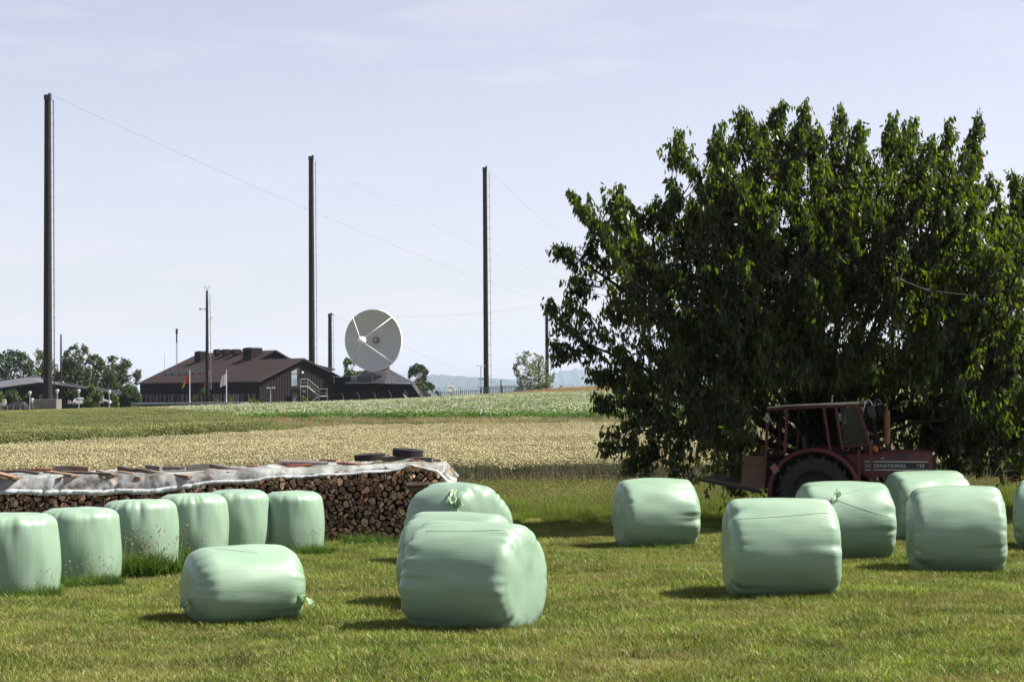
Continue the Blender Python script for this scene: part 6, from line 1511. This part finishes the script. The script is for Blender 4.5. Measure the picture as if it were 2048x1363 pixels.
# ---- trees and shrubs of the station
M_TLEAF = veg_mat('far_tree_leaves', trans=.3, wscale=.15, wlo=.8, whi=1.2, tint=(1.1, 1.2, .5), irand=0)
def far_tree(outline, D, nleaf, leaf, cols, seed, label, depth=None, holes=-.1, name='tree', trunk=True, cs=.45, grp=None):
    rs = np.random.default_rng(seed); W = np.array([(P(a, b, D).x, P(a, b, D).z) for a, b in outline]); lo, hi = W.min(0), W.max(0); cx = (lo[0] + hi[0]) / 2; depth = depth or (hi[0] - lo[0]) * .42
    gz = z1(cx, D); root = empty(name, (cx, D, gz)); O = np.array([cx, D, gz]); tag(root, label, 'tree' if trunk else 'shrub', grp)
    pts = []; cnt = 0; po = [tuple(o) for o in W]
    while cnt < nleaf:
        x = rs.uniform(lo[0], hi[0], 4000); z = rs.uniform(lo[1], hi[1], 4000); k = inpoly(x, z, po); x, z = x[k], z[k]; de = seg_dist(x, z, W); dm = depth * np.clip(de / (depth * .8), .05, 1) ** .6; y = rs.uniform(-1, 1, x.size) * dm
        cl = np.array([mnoise.noise(Vector((a * cs, b * cs, c * cs + seed))) + .5 * mnoise.noise(Vector((a * cs * 2.3, b * cs * 2.3, c * cs * 2.3))) for a, b, c in zip(x, y, z)]); k = cl > holes
        pts.append(np.stack([x, D + y, z], 1)[k]); cnt += k.sum()
    pts = np.concatenate(pts)[:nleaf]; n = len(pts); d = rs.normal(0, 1, (n, 3)); d[:, 2] -= .4; d /= np.linalg.norm(d, axis=1)[:, None]; s = np.cross(d, rs.normal(0, 1, (n, 3))); s /= np.linalg.norm(s, axis=1)[:, None]
    l = leaf * rs.uniform(.6, 1.3, n)[:, None]; V = np.zeros((n, 4, 3)); V[:, 0] = pts; V[:, 1] = pts + d * l * .5 + s * l * .35; V[:, 2] = pts + d * l; V[:, 3] = pts + d * l * .5 - s * l * .35
    I = np.arange(n)[:, None] * 4; C = np.repeat(pick(rs, n, cols, [1] * len(cols))[:, None], 4, 1).reshape(-1, 3)
    tag(link_mesh('crown' if trunk else 'foliage', np_mesh('crown', V.reshape(-1, 3) - O, tris=np.concatenate([I + [0, 1, 2], I + [0, 2, 3]]), col=C, mats=[M_TLEAF]), root), kind='stuff')
    h = hi[1] - gz; mb = MB(); r = .035 * h if trunk else .05
    mb.tube([O - [0, 0, .3], O + [.02 * h, 0, h * .3], O + [-.02 * h, 0, h * .6], O + [.01 * h, 0, h * .85]], [r, r * .75, r * .45, r * .12], 7); mb.build('trunk' if trunk else 'stem', M_BARK, root, tuple(O), smooth=True)
    for k in range(9 if trunk else 4):
        q = Vector(pts[rs.integers(0, n)]); a = Vector(O + [0, 0, h * rs.uniform(.25, .55)]); mb = MB(); mb.tube([a, a.lerp(q, .5) + Vector((0, 0, .06 * h)), q], [r * .45, r * .28, r * .06], 5); mb.build('limb', M_BARK, root, tuple(O), smooth=True)
DG = [(.035, .055, .022), (.05, .075, .03), (.025, .042, .018)]; MG = [(.06, .085, .035), (.085, .11, .045), (.045, .065, .028)]; BG = [(.07, .12, .022), (.05, .09, .018), (.095, .145, .03)]; PG = [(.12, .14, .06), (.15, .16, .07), (.08, .10, .045)]
GR = 'trees behind the shed'
far_tree([(-30, 800), (-40, 720), (-10, 705), (5, 702), (25, 700), (45, 706), (60, 712), (66, 740), (62, 790)], 430, 5200, .62, DG, 1, 'dense dark tree at the left picture edge behind the shed', grp=GR)
far_tree([(52, 790), (58, 715), (72, 698), (88, 702), (106, 712), (116, 730), (118, 780)], 436, 2600, .55, PG[1:] + MG, 2, 'pale loose tree directly behind the tallest mast', holes=.0, grp=GR)
far_tree([(104, 800), (108, 760), (124, 730), (130, 702), (145, 690), (158, 686), (172, 692), (180, 705), (182, 740), (176, 800)], 428, 5200, .58, MG, 3, 'tallest tree of the left group, right of the thin bare pole', holes=-.02, grp=GR)
far_tree([(160, 800), (168, 735), (176, 714), (192, 708), (208, 722), (214, 760), (208, 800)], 432, 3600, .55, MG, 4, 'rounded tree right of the tallest one in the left group', grp=GR)
far_tree([(198, 800), (208, 740), (214, 716), (232, 712), (248, 716), (262, 724), (262, 738), (280, 740), (282, 752), (270, 770), (268, 800)], 426, 4300, .55, MG, 5, 'rightmost tree of the left group, branch reaching toward the brown building', holes=-.02, grp=GR)
far_tree([(12, 790), (14, 782), (30, 779), (48, 782), (54, 790), (46, 800), (24, 803), (14, 798)], 338, 1500, .32, BG + DG, 6, 'mop-headed small tree above the black estate car')
far_tree([(-12, 800), (-10, 785), (2, 782), (8, 790), (6, 800), (0, 806)], 336, 500, .32, BG, 7, 'small bright tree cut by the left picture edge')
far_tree([(126, 786), (132, 779), (148, 778), (160, 784), (158, 792), (146, 797), (130, 794)], 345, 900, .34, DG, 8, 'dark mop-headed small tree between two globe lamps')
far_tree([(166, 815), (168, 795), (172, 778), (184, 769), (196, 775), (206, 785), (204, 795), (196, 802), (200, 814)], 334, 2600, .36, BG, 9, 'bright leafy bush-like tree before the shed roof end')
far_tree([(236, 812), (238, 790), (244, 772), (258, 768), (272, 774), (280, 790), (280, 812)], 345, 2800, .36, BG[1:2] + DG, 10, 'dark leafy tree touching the left corner of the brown building')
far_tree([(220, 815), (222, 795), (230, 786), (237, 795), (238, 815)], 338, 500, .34, BG, 11, 'narrow young tree right of the rightmost tall lamp')
SH = 'shrubs before the brown building'
for i, (o_, l) in enumerate((([(398, 806), (400, 786), (407, 775), (414, 782), (418, 806)], 'tall shrub at the foot of the weather mast'), ([(418, 806), (422, 793), (432, 796), (440, 806)], 'low shrub right of the weather mast foot'), ([(455, 806), (459, 790), (464, 785), (472, 794), (476, 806)], 'pointed shrub right of the white flag'), ([(492, 808), (498, 799), (508, 797), (520, 803), (520, 808)], 'low shrub at the corner of the brown building'), ([(383, 806), (386, 798), (394, 797), (398, 806)], 'small low shrub left of the weather mast foot'), ([(590, 812), (596, 800), (606, 791), (616, 798), (622, 812)], 'shrub at the foot of the outside stair'))):
    far_tree(o_, 347, 420, .34, BG, 20 + i, l, trunk=False, name='shrub', grp=SH)
far_tree([(684, 765), (690, 745), (688, 720), (694, 714), (704, 722), (722, 740), (728, 752), (716, 765)], 395, 2400, .42, MG + BG, 30, 'tree peeping out behind the lower left rim of the dish')
far_tree([(814, 798), (818, 765), (816, 738), (832, 727), (846, 730), (856, 742), (852, 762), (866, 770), (878, 785), (884, 798)], 384, 4200, .42, MG + DG, 31, 'dark green tree right of the dish base')
far_tree([(1030, 782), (1035, 755), (1024, 735), (1036, 722), (1028, 704), (1050, 702), (1075, 708), (1092, 716), (1100, 735), (1112, 745), (1104, 770), (1130, 768), (1120, 780)], 372, 2700, .42, PG, 32, 'loose pale tree growing before the short far mast', holes=.02, cs=.6)
far_tree([(1985, 960), (1990, 905), (2020, 885), (2080, 880), (2140, 890), (2160, 960)], 46.5, 5200, .10, DG, 33, 'dark hedge shrub behind the meadow at the right edge', trunk=False, name='shrub', cs=1.2)

# ---- tall weeds round the upright bales, the stack foot and the lying bales
kinds = []
for i in range(5):
    rs = np.random.default_rng(900 + i); n = 120
    tip = pick(rs, n, [(.075, .14, .022), (.105, .175, .03), (.055, .105, .02)], [3, 2, 2]); V, T, C, tp, h = blades(n, .42, .08, .34, .010, .9, tip * .6, tip, rs)
    n2 = 3; st = pick(rs, n2, [(.22, .19, .09), (.16, .17, .06)], [1, 1]); V2, T2, C2, tp2, h2 = blades(n2, .40, .30, .62, .0045, .45, st, st, rs)
    V3, T3, C3 = spindles(tp2 - [0, 0, .03], np.stack([rs.normal(0, .5, n2), rs.normal(0, .5, n2), np.ones(n2)], 1), .075, .007, pick(rs, n2, [(.30, .25, .14), (.24, .2, .11)], [1, 1]), rs)
    n4 = 30; c4 = pick(rs, n4, [(.06, .12, .022), (.09, .165, .03)], [1, 1]); V4, T4_, C4, _, _ = blades(n4, .40, .06, .22, .04, 1.3, c4, c4, rs)
    V, T, C = merge([(V, T, C), (V2, T2, C2), (V3, T3, C3), (V4, T4_, C4)]); kinds.append(np_mesh('weed_kind', V, tris=T, col=C, mats=[M_TALL]))
wx, wy, wsz = [], [], []
rs = np.random.default_rng(41)
def weeds(px0, px1, D0, D1, n, s0, s1):
    for k in range(n):
        f = rs.uniform(); D = D0 + (D1 - D0) * f + rs.uniform(-.12, .12); wx.append(XD(px0 + (px1 - px0) * f, D)); wy.append(D); wsz.append(rs.uniform(s0, s1))
weeds(-20, 110, 24.7, 24.85, 16, .5, .8); weeds(95, 240, 25.9, 26.2, 24, .5, .9); weeds(205, 355, 27.2, 27.6, 34, .8, 1.35); weeds(330, 380, 28.6, 29.0, 12, .9, 1.3); weeds(600, 830, 32.75, 32.75, 34, .3, .62); weeds(530, 650, 30.5, 30.7, 16, .5, .8); weeds(700, 810, 32.5, 32.6, 9, .5, .9)
weeds(1230, 1400, 31.75, 31.8, 12, .25, .45); weeds(1440, 1680, 23.4, 23.4, 16, .2, .4); weeds(1590, 1790, 29.0, 29.0, 14, .25, .4); weeds(1810, 2005, 26.9, 26.9, 14, .25, .4); weeds(360, 600, 21.6, 22.0, 14, .22, .4); weeds(800, 1100, 20.9, 20.7, 18, .2, .4)
wx, wy, wsz = map(np.array, (wx, wy, wsz))
scatter('tall_weeds', np.stack([wx, wy, zt(wx, wy)], 1), rng.uniform(0, 6.28, wx.size), wsz, rng.integers(0, 5, wx.size), kinds, 'tall weeds and seeding grass left standing round bales and firewood', 'weeds')

# ---- summer haze
HAZE = .000037
hz = MB(); hz.box((0, 11500, 230), (48000, 23400, 550)); hm = bpy.data.materials.new('summer_haze'); hm.use_nodes = True; nt = hm.node_tree
nt.nodes.remove(nt.nodes['Principled BSDF']); pv = nt.nodes.new('ShaderNodeVolumePrincipled'); pv.inputs['Density'].default_value = HAZE; pv.inputs['Color'].default_value = (.64, .77, 1.0, 1); pv.inputs['Anisotropy'].default_value = .2
nt.links.new(pv.outputs[0], nt.nodes['Material Output'].inputs['Volume'])
ho = hz.build('haze', hm); tag(ho, 'pale summer haze fading the far hills', 'haze', kind='stuff')
